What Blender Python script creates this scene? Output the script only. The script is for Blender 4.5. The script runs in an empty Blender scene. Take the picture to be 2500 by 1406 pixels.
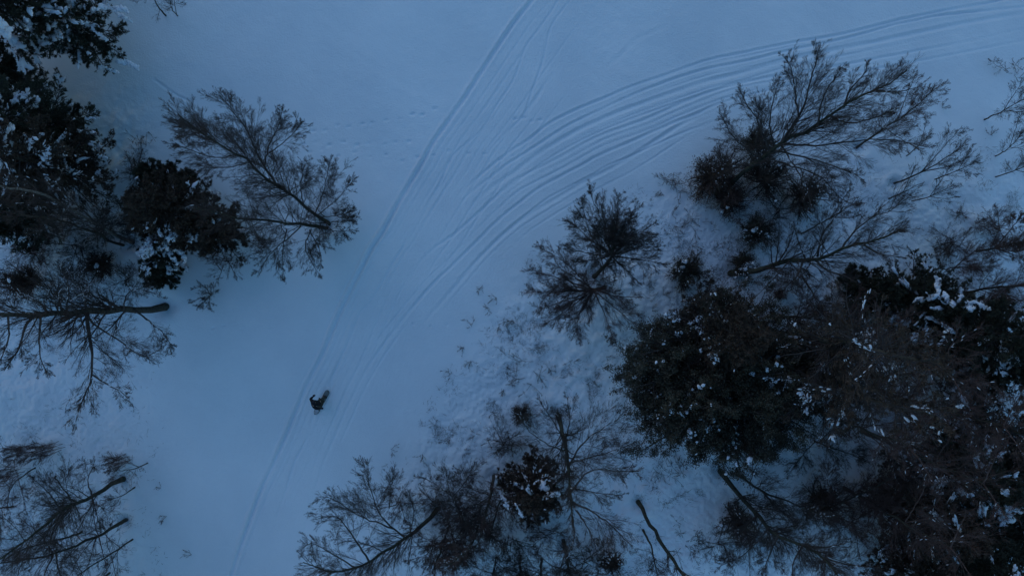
import bpy, math, random
import numpy as np
from mathutils import Vector
R_ = math.radians
# ------------------------------------------------------------------ camera, sky, sun, exposure
CAM_H = 38.0                    # drone height above the snow, looking straight down
F_PX = 1759.0                   # focal length in pixels of the 2500 px wide photograph
sc = bpy.context.scene
col = sc.collection
cd = bpy.data.cameras.new('drone_camera'); cam = bpy.data.objects.new('drone_camera', cd); col.objects.link(cam)
cam.location = (0, 0, CAM_H); cam.rotation_euler = (0, 0, 0)
cd.sensor_width = 36; cd.lens = 36 * F_PX / 2500; cd.clip_end = 6000; cd.clip_start = 0.1
sc.camera = cam
SUN_EL, SUN_AZ = R_(4.0), R_(-35)
w = bpy.data.worlds.new('World'); sc.world = w; w.use_nodes = True
nt = w.node_tree; bg = nt.nodes['Background']
sky = nt.nodes.new('ShaderNodeTexSky'); sky.sky_type = 'NISHITA'; sky.sun_disc = False
sky.sun_elevation = SUN_EL; sky.sun_rotation = SUN_AZ
sky.air_density = 2.0; sky.dust_density = 0.0; sky.ozone_density = 5.2
nt.links.new(sky.outputs[0], bg.inputs[0]); bg.inputs[1].default_value = 0.15
sd = bpy.data.lights.new('sun', 'SUN'); sun = bpy.data.objects.new('sun', sd); col.objects.link(sun)
sd.energy = 0.06; sd.angle = R_(60); sd.color = (0.85, 0.62, 0.85)
dirv = Vector((math.sin(SUN_AZ) * math.cos(R_(35)), math.cos(SUN_AZ) * math.cos(R_(35)), math.sin(R_(35))))
sun.rotation_euler = dirv.to_track_quat('Z', 'Y').to_euler(); sun.location = (0, 0, 60)
vs = sc.view_settings; vs.view_transform = 'Standard'; vs.look = 'None'; vs.exposure = 1.97; vs.gamma = 1.0
sc.cycles.max_bounces = 5; sc.cycles.diffuse_bounces = 4

# ------------------------------------------------------------------ helpers
def P(px, py, h=0.0):
    """the real point at height h seen at this place of the photograph"""
    k = (CAM_H - h) / F_PX
    return np.array([(px - 1250) * k, -(py - 703) * k, h])

def mat(name, ca, cb=None, rough=0.85, spec=0.2, scale=4.0, island=False, bump=0.0, bscale=30.0, cc=None):
    m = bpy.data.materials.new(name); m.use_nodes = True
    n = m.node_tree.nodes; l = m.node_tree.links; b = n['Principled BSDF']
    b.inputs['Roughness'].default_value = rough; b.inputs['Specular IOR Level'].default_value = spec
    tc = n.new('ShaderNodeTexCoord')
    if cb is None: cb = ca
    no = n.new('ShaderNodeTexNoise'); no.inputs['Scale'].default_value = scale; no.inputs['Detail'].default_value = 5
    l.new(tc.outputs['Object'], no.inputs['Vector'])
    ramp = n.new('ShaderNodeValToRGB'); ramp.color_ramp.elements[0].color = (*ca, 1); ramp.color_ramp.elements[1].color = (*cb, 1)
    ramp.color_ramp.elements[0].position = 0.35; ramp.color_ramp.elements[1].position = 0.65
    if cc is not None:
        e = ramp.color_ramp.elements.new(0.5); e.color = (*cc, 1)
    fac = no.outputs['Fac']
    if island:
        g = n.new('ShaderNodeNewGeometry'); mx = n.new('ShaderNodeMath'); mx.operation = 'ADD'
        sb = n.new('ShaderNodeMath'); sb.operation = 'MULTIPLY_ADD'; sb.inputs[1].default_value = 0.5; sb.inputs[2].default_value = -0.25
        l.new(g.outputs['Random Per Island'], sb.inputs[0]); l.new(sb.outputs[0], mx.inputs[0]); l.new(fac, mx.inputs[1]); fac = mx.outputs[0]
    l.new(fac, ramp.inputs[0]); l.new(ramp.outputs[0], b.inputs['Base Color'])
    if bump:
        n2 = n.new('ShaderNodeTexNoise'); n2.inputs['Scale'].default_value = bscale; n2.inputs['Detail'].default_value = 6
        l.new(tc.outputs['Object'], n2.inputs['Vector'])
        bp = n.new('ShaderNodeBump'); bp.inputs['Strength'].default_value = bump; bp.inputs['Distance'].default_value = 0.03
        l.new(n2.outputs['Fac'], bp.inputs['Height']); l.new(bp.outputs[0], b.inputs['Normal'])
    return m

M = dict(
    snow=mat('snow_field', (0.78, 0.80, 0.83), (0.86, 0.87, 0.89), 0.75, 0.15, 0.25, bump=0.9, bscale=11),
    bough_snow=mat('bough_snow', (0.80, 0.80, 0.84), (0.88, 0.88, 0.90), 0.8, 0.1, 3, bump=0.3),
    bark=mat('grey_bark', (0.035, 0.031, 0.028), (0.080, 0.074, 0.064), 0.95, 0.1, 7, bump=0.6, cc=(0.075, 0.07, 0.055)),
    bark_green=mat('mossy_bark', (0.040, 0.038, 0.030), (0.080, 0.082, 0.060), 0.95, 0.1, 6, bump=0.6),
    twig=mat('twig_bark', (0.060, 0.048, 0.045), (0.110, 0.090, 0.080), 0.95, 0.1, 3),
    twig_red=mat('reddish_twig_bark', (0.085, 0.055, 0.050), (0.150, 0.105, 0.095), 0.95, 0.1, 3),
    birch=mat('pale_bark', (0.10, 0.09, 0.075), (0.24, 0.23, 0.21), 0.9, 0.1, 9, bump=0.4),
    needle=mat('dark_needles', (0.030, 0.032, 0.022), (0.095, 0.092, 0.064), 0.8, 0.15, 1.4, island=True),
    needle_brown=mat('brown_green_needles', (0.048, 0.035, 0.027), (0.150, 0.108, 0.080), 0.85, 0.1, 1.2, island=True),
    leaf=mat('dark_leaves', (0.026, 0.025, 0.016), (0.105, 0.088, 0.060), 0.6, 0.3, 1.5, island=True),
    leaf_brown=mat('withered_leaves', (0.055, 0.036, 0.026), (0.135, 0.088, 0.062), 0.85, 0.1, 1.5, island=True),
    grass=mat('dry_stalks', (0.03, 0.024, 0.018), (0.09, 0.07, 0.05), 0.9, 0.1, 2, island=True),
)

def link_mesh(name, V, F, m, parent=None, smooth=True, loc=None):
    """V (n,3), F (m,k) -> one mesh object; given in world coordinates, stored relative to the parent"""
    me = bpy.data.meshes.new(name); V = np.asarray(V, dtype=np.float32)
    if parent is not None: V = V - np.array(parent.location, dtype=np.float32)
    Fs = F if isinstance(F, list) else [F]
    tot = sum(f.shape[0] for f in Fs); loops = np.concatenate([f.ravel() for f in Fs]).astype(np.int32)
    cnt = np.concatenate([np.full(f.shape[0], f.shape[1]) for f in Fs]).astype(np.int32)
    st = np.concatenate([[0], np.cumsum(cnt)[:-1]]).astype(np.int32)
    me.vertices.add(len(V)); me.vertices.foreach_set('co', V.ravel())
    me.loops.add(len(loops)); me.loops.foreach_set('vertex_index', loops)
    me.polygons.add(tot); me.polygons.foreach_set('loop_start', st); me.polygons.foreach_set('loop_total', cnt)
    if smooth: me.polygons.foreach_set('use_smooth', np.ones(tot, dtype=bool))
    me.materials.append(m); me.update(calc_edges=True)
    o = bpy.data.objects.new(name, me); col.objects.link(o)
    if parent is not None: o.parent = parent
    return o

def thing(name, label, cat, loc, group=None):
    o = bpy.data.objects.new(name, None); o.empty_display_size = 0.3; col.objects.link(o)
    o.location = tuple(float(v) for v in loc); o['label'] = label; o['category'] = cat
    if group: o['group'] = group
    return o

def norm(v):
    return v / (np.linalg.norm(v, axis=-1, keepdims=True) + 1e-9)

def tubes(Pn, Rn, S):
    """Pn (N,K,3) centre lines, Rn (N,K) radii -> verts, quads"""
    N, K, _ = Pn.shape
    T = np.empty_like(Pn); T[:, 1:-1] = Pn[:, 2:] - Pn[:, :-2]; T[:, 0] = Pn[:, 1] - Pn[:, 0]; T[:, -1] = Pn[:, -1] - Pn[:, -2]
    T = norm(T)
    ref = np.where(np.abs(T[:, :1, 2:3]) > 0.8, np.array([1., 0.1, 0]), np.array([0., 0.1, 1.]))
    A = norm(np.cross(T, np.broadcast_to(ref, T.shape))); B = np.cross(T, A)
    a = np.linspace(0, 2 * np.pi, S, endpoint=False)
    V = Pn[:, :, None] + Rn[:, :, None, None] * (A[:, :, None] * np.cos(a)[None, None, :, None] + B[:, :, None] * np.sin(a)[None, None, :, None])
    idx = np.arange(N * K * S).reshape(N, K, S)
    i0 = idx[:, :-1]; i1 = idx[:, 1:]; j0 = np.roll(i0, -1, 2); j1 = np.roll(i1, -1, 2)
    F = np.stack([i0, j0, j1, i1], -1).reshape(-1, 4)
    return V.reshape(-1, 3), F

class Acc:
    def __init__(s): s.V = []; s.F = {}; s.n = 0
    def add(s, V, F):
        if len(V) == 0: return
        s.F.setdefault(F.shape[1], []).append(F + s.n); s.V.append(V); s.n += len(V)
    def build(s, name, m, parent, smooth=True):
        if not s.V: return None
        return link_mesh(name, np.concatenate(s.V), [np.concatenate(f) for f in s.F.values()], m, parent, smooth)

def resample(pl, K):
    pl = np.asarray(pl, float)
    if len(pl) > 2:      # Catmull-Rom first
        q = np.vstack([2 * pl[0] - pl[1], pl, 2 * pl[-1] - pl[-2]]); out = []
        for i in range(1, len(q) - 2):
            for t in np.linspace(0, 1, 8, endpoint=False):
                out.append(0.5 * ((2 * q[i]) + (-q[i-1] + q[i+1]) * t + (2*q[i-1] - 5*q[i] + 4*q[i+1] - q[i+2]) * t*t + (-q[i-1] + 3*q[i] - 3*q[i+1] + q[i+2]) * t**3))
        out.append(q[-2]); pl = np.array(out)
    d = np.concatenate([[0], np.cumsum(np.linalg.norm(np.diff(pl, axis=0), axis=1))])
    s = np.linspace(0, d[-1], K)
    return np.stack([np.interp(s, d, pl[:, k]) for k in range(3)], 1)

def sprout(rs, BP, BR, n, lenf, ang, up=0.1, wig=0.18, K=5, t0=0.15, t1=1.0, rf=0.6, rmin=0.003, taper=0.35, flat=0.0, zmin=0.08, maxlen=99, fall=.72):
    """children branches of the branches BP (N,K,3), BR (N,K)"""
    N, Kp, _ = BP.shape
    par = np.repeat(np.arange(N), n) if np.isscalar(n) else np.repeat(np.arange(N), n)
    if len(par) == 0: return np.zeros((0, K, 3)), np.zeros((0, K))
    t = t0 + (t1 - t0) * rs.rand(len(par))
    f = t * (Kp - 1); i = np.minimum(f.astype(int), Kp - 2); fr = (f - i)[:, None]
    p = BP[par, i] * (1 - fr) + BP[par, i + 1] * fr
    T = norm(BP[par, i + 1] - BP[par, i]); r = BR[par, i] * (1 - fr[:, 0]) + BR[par, i + 1] * fr[:, 0]
    L = np.linalg.norm(np.diff(BP, axis=1), axis=2).sum(1)[par] * lenf * (1.08 - fall * t) * (0.6 + 0.7 * rs.rand(len(par)))
    L = np.minimum(L, maxlen * (1.25 - fall * t * .8))
    rnd = rs.randn(len(par), 3)
    if flat: rnd[:, 2] *= (1 - flat)
    side = norm(rnd - (rnd * T).sum(1, keepdims=True) * T)
    a = ang[0] + (ang[1] - ang[0]) * rs.rand(len(par))
    D = norm(T * np.cos(a)[:, None] + side * np.sin(a)[:, None])
    out = np.empty((len(par), K, 3)); out[:, 0] = p; step = (L / (K - 1))[:, None]
    for k in range(1, K):
        D = norm(D + rs.randn(len(par), 3) * wig + np.array([0, 0, up]))
        out[:, k] = out[:, k - 1] + D * step
    out[:, :, 2] = np.maximum(out[:, :, 2], zmin)
    r0 = np.maximum(r * rf, rmin); rr = r0[:, None] * (1 - (1 - taper) * np.linspace(0, 1, K))[None]
    return out, np.maximum(rr, rmin * 0.8)

ICO = {}
def ico(sub=2):
    if sub not in ICO:
        import bmesh
        bm = bmesh.new(); bmesh.ops.create_icosphere(bm, subdivisions=sub, radius=1); bm.verts.ensure_lookup_table()
        ICO[sub] = (np.array([v.co[:] for v in bm.verts]), np.array([[v.index for v in f.verts] for f in bm.faces])); bm.free()
    return ICO[sub]

def blobs(rs, C, D, ra, rb, rc):
    """snow pads: centres C (n,3), long axis D, half sizes along / across / up"""
    if len(C) == 0: return np.zeros((0, 3)), np.zeros((0, 3), int)
    big = rb > 0.045
    if big.any() and not big.all():
        V1, F1 = blobs(rs, C[big], D[big], ra[big], rb[big], rc[big]); V2, F2 = blobs(rs, C[~big], D[~big], ra[~big], rb[~big], rc[~big])
        return np.concatenate([V1, V2]), np.concatenate([F1, F2 + len(V1)])
    v, f = ico(2 if big.all() else 1); n = len(C)
    D = norm(D * np.array([1, 1, 0.6])); S = norm(np.cross(D, np.array([0, 0, 1.]) + 0 * D)); U = np.cross(S, D)
    ph = rs.rand(n, 1, 3) * 6
    vv = np.broadcast_to(v, (n,) + v.shape)
    lump = 1 + 0.22 * np.sin(vv[..., 0:1] * 3.1 + ph[..., 0:1]) * np.cos(vv[..., 1:2] * 3.7 + ph[..., 1:2]) + 0.16 * np.sin(vv[..., 1:2] * 6 + ph[..., 2:3] + vv[..., 0:1] * 5) + 0.06 * rs.randn(n, len(v), 1)
    vv = vv * lump
    up = np.where(vv[..., 2:3] < 0, vv[..., 2:3] * 0.5, vv[..., 2:3])
    W = C[:, None] + D[:, None] * vv[..., 0:1] * ra[:, None, None] + S[:, None] * vv[..., 1:2] * rb[:, None, None] + U[:, None] * up * rc[:, None, None]
    F = (f[None] + (np.arange(n) * len(v))[:, None, None]).reshape(-1, 3)
    return W.reshape(-1, 3), F

def blades(rs, C, D, L, W):
    """flat pointed needles sprays / leaves: one diamond each"""
    n = len(C); D = norm(D); rnd = rs.randn(n, 3) * np.array([1, 1, 0.5]); S = norm(np.cross(D, norm(rnd)))
    L = L[:, None]; W = W[:, None]
    V = np.stack([C, C + D * L * 0.45 + S * W, C + D * L, C + D * L * 0.45 - S * W], 1).reshape(-1, 3)
    return V, np.arange(4 * n).reshape(-1, 4)

# value noise
def vnoise(x, y, s, seed):
    rs = np.random.RandomState(seed); G = rs.rand(256, 256)
    u = x / s; v = y / s; iu = np.floor(u).astype(int); iv = np.floor(v).astype(int); fu = u - iu; fv = v - iv
    fu = fu * fu * (3 - 2 * fu); fv = fv * fv * (3 - 2 * fv)
    g = lambda a, b: G[a % 256, b % 256]
    return (g(iu, iv) * (1 - fu) + g(iu + 1, iv) * fu) * (1 - fv) + (g(iu, iv + 1) * (1 - fu) + g(iu + 1, iv + 1) * fu) * fv - 0.5

# ------------------------------------------------------------------ the snow field with its ski and sled tracks
def build_ground():
    dx = 0.055
    fx = np.arange(-29, 29 + dx, dx); fy = np.arange(-16.5, 16.5 + dx, dx)
    g = np.cumsum(0.055 * 1.32 ** np.arange(1, 33))
    xs = np.concatenate([fx[0] - g[::-1], fx, fx[-1] + g]); ys = np.concatenate([fy[0] - g[::-1], fy, fy[-1] + g])
    X, Y = np.meshgrid(xs, ys)
    Z = 0.10 * vnoise(X, Y, 7, 1) + 0.04 * vnoise(X, Y, 2.3, 2) + 0.010 * vnoise(X, Y, 0.7, 3) + 0.010 * vnoise(X, Y, 0.22, 4) + 0.03 * vnoise(X * .6 + Y * .8, (Y * .6 - X * .8) * .3, 0.35, 14) * np.clip(vnoise(X, Y, 5, 15) + .3, 0, 1)
    # rougher snow lying over scrub, right of the tracks and at the left edge
    bx = np.array([-17, -11, -6, -1, 3, 8, 12, 30.]); by = bx * 0
    edge_y = np.array([2400, 1406, 1150, 900, 640, 430, 390, 330.]); ex = np.array([600, 780, 950, 1090, 1260, 1500, 1800, 2500.])
    px = X / CAM_H * F_PX + 1250; py = -Y / CAM_H * F_PX + 703
    line = np.interp(px, ex, edge_y); s = np.clip((py - line) / 160, 0, 1)
    sl = np.clip((430 - px) / 150, 0, 1) * np.clip((py - 150) / 200, 0, 1)
    s = np.maximum(s, sl)
    Z += s * (0.16 * vnoise(X, Y, 0.9, 5) + 0.16 * vnoise(X, Y, 0.38, 6) * (0.5 + vnoise(X, Y, 3, 8)) + 0.06 * vnoise(X, Y, 0.16, 7))
    def carve(pts, wd, dep, ridge=0.3, seed=0, fade=(0, 0)):
        nonlocal Z; dep = dep * .88; wd = wd * (.82 if wd < .09 else .95)
        q = resample([P(a, b) for a, b in pts], max(12, len(pts) * 6))[:, :2]
        rs = np.random.RandomState(seed + 50)
        q = q + np.cumsum(rs.randn(*q.shape) * 0.0015, 0)
        i0, i1 = np.searchsorted(xs, [q[:, 0].min() - 1, q[:, 0].max() + 1]); j0, j1 = np.searchsorted(ys, [q[:, 1].min() - 1, q[:, 1].max() + 1])
        D = np.full((j1 - j0, i1 - i0), 9.0); Tt = np.zeros_like(D); n = len(q) - 1
        xx = xs[i0:i1]; yy = ys[j0:j1]
        for k in range(n):
            a, b = q[k], q[k + 1]; m = 0.8
            a0, a1 = np.searchsorted(xx, [min(a[0], b[0]) - m, max(a[0], b[0]) + m]); b0, b1 = np.searchsorted(yy, [min(a[1], b[1]) - m, max(a[1], b[1]) + m])
            if a1 <= a0 or b1 <= b0: continue
            gx, gy = np.meshgrid(xx[a0:a1], yy[b0:b1]); d = b - a; L2 = (d ** 2).sum() + 1e-9
            t = np.clip(((gx - a[0]) * d[0] + (gy - a[1]) * d[1]) / L2, 0, 1)
            sg = (gx - a[0]) * d[1] - (gy - a[1]) * d[0]
            dist = np.hypot(gx - a[0] - t * d[0], gy - a[1] - t * d[1]) * np.sign(sg)
            sub = D[b0:b1, a0:a1]; ts = Tt[b0:b1, a0:a1]; c = np.abs(dist) < np.abs(sub); sub[c] = dist[c]; ts[c] = ((k + t) / n)[c]
        gx, gy = np.meshgrid(xx, yy)
        D = D + 0.012 * vnoise(gx, gy, 0.5, seed + 9) + 0.022 * vnoise(gx, gy, 0.17, seed + 19)
        amp = 0.75 + 0.9 * vnoise(gx, gy, 1.6, seed + 31)
        if fade[0]: amp = amp * np.clip(Tt / fade[0], 0, 1)
        if fade[1]: amp = amp * np.clip((1 - Tt) / fade[1], 0, 1)
        Dn = np.abs(D) / wd
        Z[j0:j1, i0:i1] += amp * (-dep * np.exp(-Dn ** 3) + dep * ridge * np.exp(-((D / wd - 1.9) / 0.7) ** 2) + dep * ridge * 0.5 * np.exp(-((D / wd + 1.9) / 0.7) ** 2))
    T1 = [(1345, -60), (1300, 0), (1255, 55), (1205, 130), (1160, 200), (1110, 275), (1060, 345), (1030, 400), (1000, 450), (965, 510), (935, 565), (905, 610), (880, 660), (850, 720), (820, 785), (790, 860), (765, 910), (745, 950), (725, 1000), (700, 1060), (670, 1130), (640, 1190), (610, 1270), (585, 1340), (565, 1406), (545, 1480)]
    carve(T1, 0.105, 0.20, seed=1)
    carve([(a + 16 + 3 * math.sin(i), b + 2) for i, (a, b) in enumerate(T1)][10:], 0.05, 0.035, seed=2)
    carve([(1395, -60), (1357, 10), (1313, 74), (1284, 112), (1255, 192), (1220, 246), (1172, 320), (1108, 378), (1073, 448), (1045, 495), (1028, 530)], 0.06, 0.065, seed=3, fade=(0, .08))
    carve([(1430, -50), (1390, 3), (1345, 67), (1325, 150), (1300, 220), (1278, 282), (1230, 330), (1182, 384), (1150, 420)], 0.06, 0.05, seed=4, fade=(0, .3))
    carve([(1330, 210), (1300, 255), (1276, 290)], 0.10, 0.06, seed=5, fade=(.3, .3))
    A = [(2560, -40), (2450, 0), (2300, 28), (2212, 46), (2140, 64), (2050, 86), (1942, 104), (1823, 128), (1744, 144), (1700, 157), (1620, 186), (1543, 212), (1492, 234), (1425, 261), (1388, 278), (1342, 302), (1290, 342), (1220, 390), (1153, 448), (1122, 476)]
    B = [(2600, 0), (2500, 18), (2300, 38), (2230, 52), (2176, 63), (2104, 84), (2014, 106), (1924, 124), (1816, 151), (1700, 175), (1572, 221), (1470, 266), (1380, 310), (1300, 362), (1236, 403), (1178, 448), (1150, 470), (1102, 512)]
    Cc = [(2600, 22), (2500, 34), (2330, 62), (2150, 100), (2010, 128), (1910, 149), (1802, 180), (1719, 200), (1620, 234), (1540, 262), (1476, 288), (1399, 324), (1316, 374), (1252, 422), (1214, 448), (1164, 488), (1140, 515)]
    Dd = [(2600, 60), (2500, 72), (2374, 100), (2194, 134), (2000, 170), (1802, 204), (1672, 250), (1572, 294), (1463, 333), (1380, 378), (1300, 419), (1249, 448), (1186, 505), (1148, 540), (1100, 580), (1060, 608), (1024, 645), (1000, 690)]
    E = [(2600, 85), (2500, 100), (2374, 125), (2190, 160), (1950, 205), (1780, 245), (1700, 278), (1626, 307), (1540, 346), (1460, 380), (1426, 400), (1324, 454), (1270, 493), (1212, 541), (1164, 589), (1110, 643), (1060, 690), (1000, 760), (960, 810), (930, 850), (900, 895), (875, 940), (845, 1000), (815, 1070), (790, 1130), (768, 1200), (745, 1290), (720, 1406)]
    Ff = [(1760, 262), (1672, 300), (1588, 352), (1513, 400), (1420, 448), (1356, 486), (1292, 525), (1244, 560), (1180, 620), (1120, 690), (1060, 760), (1010, 815)]
    carve(A, 0.08, 0.075, seed=11, fade=(0, .08)); carve(B, 0.075, 0.085, seed=12, fade=(0, .08)); carve(Cc, 0.11, 0.065, seed=13, fade=(.2, .1))
    carve(Dd, 0.085, 0.06, seed=14, fade=(.3, .1)); carve(E, 0.085, 0.07, seed=15, fade=(.25, .25)); carve(Ff, 0.10, 0.065, seed=16, fade=(.15, .3))
    off = lambda L, d, i0=0, i1=None: [(a + d[0], b + d[1]) for a, b in L][i0:i1]
    carve(off(Cc, (6, 26), 5), 0.06, 0.05, seed=17, fade=(.2, .3)); carve(off(Dd, (10, 24), 4, 15), 0.07, 0.045, seed=18, fade=(.2, .3))
    carve(off(E, (20, 26), 5, 17), 0.06, 0.05, seed=19, fade=(.2, .3)); carve(off(E, (-18, -8), 13, 26), 0.05, 0.04, seed=20, fade=(.2, .3))
    carve(off(Ff, (34, 16), 0, 10), 0.06, 0.035, seed=21, fade=(.2, .4))
    carve([(1000, 565), (985, 600), (960, 640), (938, 682), (905, 735), (880, 765), (858, 820), (835, 870), (818, 905), (802, 940)], 0.06, 0.055, seed=22, fade=(.1, .1))
    carve([(1010, 770), (950, 850), (915, 905), (885, 960), (858, 1020), (835, 1070), (812, 1120)], 0.06, 0.05, seed=23, fade=(.3, .2))
    carve([(760, 1050), (742, 1085), (720, 1125), (700, 1190), (682, 1240), (668, 1300)], 0.07, 0.045, seed=24, fade=(.2, .3))
    rl = np.random.RandomState(44)
    for k, d in enumerate([22, 40, 66, 88, 104, 128, 150, 172, 205, 240]):       # packed lane: faint parallel runs right of the main track
        top = [(a + d * (1.0 - .25 * min(1, b / 700)), b + d * .12) for a, b in T1]; i0 = rl.randint(0, 5); i1 = rl.randint(9, 15)
        carve(top[i0:i1], .045 + .03 * rl.rand(), .022 + .016 * rl.rand(), seed=60 + k, fade=(.25, .35))
    for k, d in enumerate([-14, 30, 46, 60, 78, 96, 118, 134]):
        low = [(a + d, b + d * .1) for a, b in T1][11:]; i0 = rl.randint(0, 4); i1 = rl.randint(7, 13)
        carve(low[i0:i1], .045 + .03 * rl.rand(), .022 + .018 * rl.rand(), seed=80 + k, fade=(.25, .35))
    for k in range(6):                                                          # and between the deeper curved ruts
        Lc = [A, B, Cc, Dd, E, Ff][k % 6]; o1, o2 = rl.randint(-14, 15), rl.randint(6, 20); n_ = len(Lc); i0 = rl.randint(0, n_ // 3); i1 = rl.randint(n_ // 2 + 1, n_)
        carve([(a + o1, b + o2) for a, b in Lc][i0:i1], .045 + .02 * rl.rand(), .022 + .02 * rl.rand(), seed=100 + k, fade=(.3, .35))
    carve([(835, 865), (822, 900), (812, 925), (804, 948)], .10, .05, seed=120, fade=(.4, .05)); carve([(765, 1015), (760, 1035), (748, 1070)], .08, .02, seed=121, fade=(.1, .6))
    carve([(370, 190), (400, 212), (440, 238), (480, 252)], 0.08, 0.07, seed=25, fade=(.2, .2))
    carve([(1640, 60), (1560, 95), (1500, 150), (1470, 170)], 0.12, 0.02, seed=26, fade=(.3, .3))
    # foot and paw prints
    rs = np.random.RandomState(5)
    def prints(pts, step, r, dep):
        q = resample([P(a, b) for a, b in pts], 60)[:, :2]; L = np.linalg.norm(np.diff(q, axis=0), axis=1).sum(); n = int(L / step)
        for i in range(n):
            c = q[int(i / n * 59)] + rs.randn(2) * 0.05 + (0.07 if i % 2 else -0.07) * np.array([0.2, 1])
            i0, i1 = np.searchsorted(xs, [c[0] - .6, c[0] + .6]); j0, j1 = np.searchsorted(ys, [c[1] - .5, c[1] + .5])
            gx, gy = np.meshgrid(xs[i0:i1], ys[j0:j1])
            Z[j0:j1, i0:i1] -= .75 * dep * (.5 + rs.rand()) * np.exp(-(((gx - c[0]) / (r * 1.9)) ** 2 + ((gy - c[1] - .12 * (gx - c[0])) / r) ** 2) ** 1.4)
    prints([(740, 330), (800, 318), (860, 306), (900, 300), (970, 290), (1030, 276), (1090, 262)], 0.6, 0.07, 0.07)
    prints([(740, 352), (800, 350), (900, 352), (1000, 345), (1035, 340)], 0.7, 0.07, 0.06)
    prints([(750, 368), (850, 374), (910, 380), (1000, 386), (1120, 370), (1220, 388), (1300, 372)], 0.85, 0.06, 0.055)
    prints([(1260, 285), (1290, 292), (1340, 298)], 0.4, 0.07, 0.07)
    prints([(520, 800), (640, 798), (760, 802), (900, 797), (1130, 800)], 0.8, 0.05, 0.04)
    prints([(360, 1150), (480, 1150), (560, 1152), (640, 1160)], 0.6, 0.06, 0.05)
    # hollows melted and blown out round the larger trunk feet
    for a, b, rr in [(800, 545, .4), (792, 556, .35), (400, 748, .5), (297, 1171, .35), (302, 1272, .3), (1452, 676, .4), (1478, 702, .35), (1752, 474, .5), (2097, 360, .3), (1783, 668, .5), (1362, 1012, .4), (1070, 1242, .45), (1558, 1226, .35), (1376, 1322, .35), (1760, 1150, .4), (2186, 447, .25), (318, 592, .35), (1205, 1162, .35)]:
        c = P(a, b); i0, i1 = np.searchsorted(xs, [c[0] - 2, c[0] + 2]); j0, j1 = np.searchsorted(ys, [c[1] - 2, c[1] + 2]); gx, gy = np.meshgrid(xs[i0:i1], ys[j0:j1])
        d = np.hypot(gx - c[0], gy - c[1]) + .12 * vnoise(gx, gy, .5, 33); Z[j0:j1, i0:i1] += -.26 * np.exp(-(d / rr) ** 2) + .05 * np.exp(-((d - rr * 2) / (rr * .8)) ** 2)
    V = np.stack([X, Y, Z], -1).reshape(-1, 3); ny, nx = X.shape
    idx = np.arange(nx * ny).reshape(ny, nx)
    F = np.stack([idx[:-1, :-1], idx[:-1, 1:], idx[1:, 1:], idx[1:, :-1]], -1).reshape(-1, 4)
    o = link_mesh('snow_ground', V, F, M['snow']); o['kind'] = 'structure'
    return o, s
ground, _ = build_ground()

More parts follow.
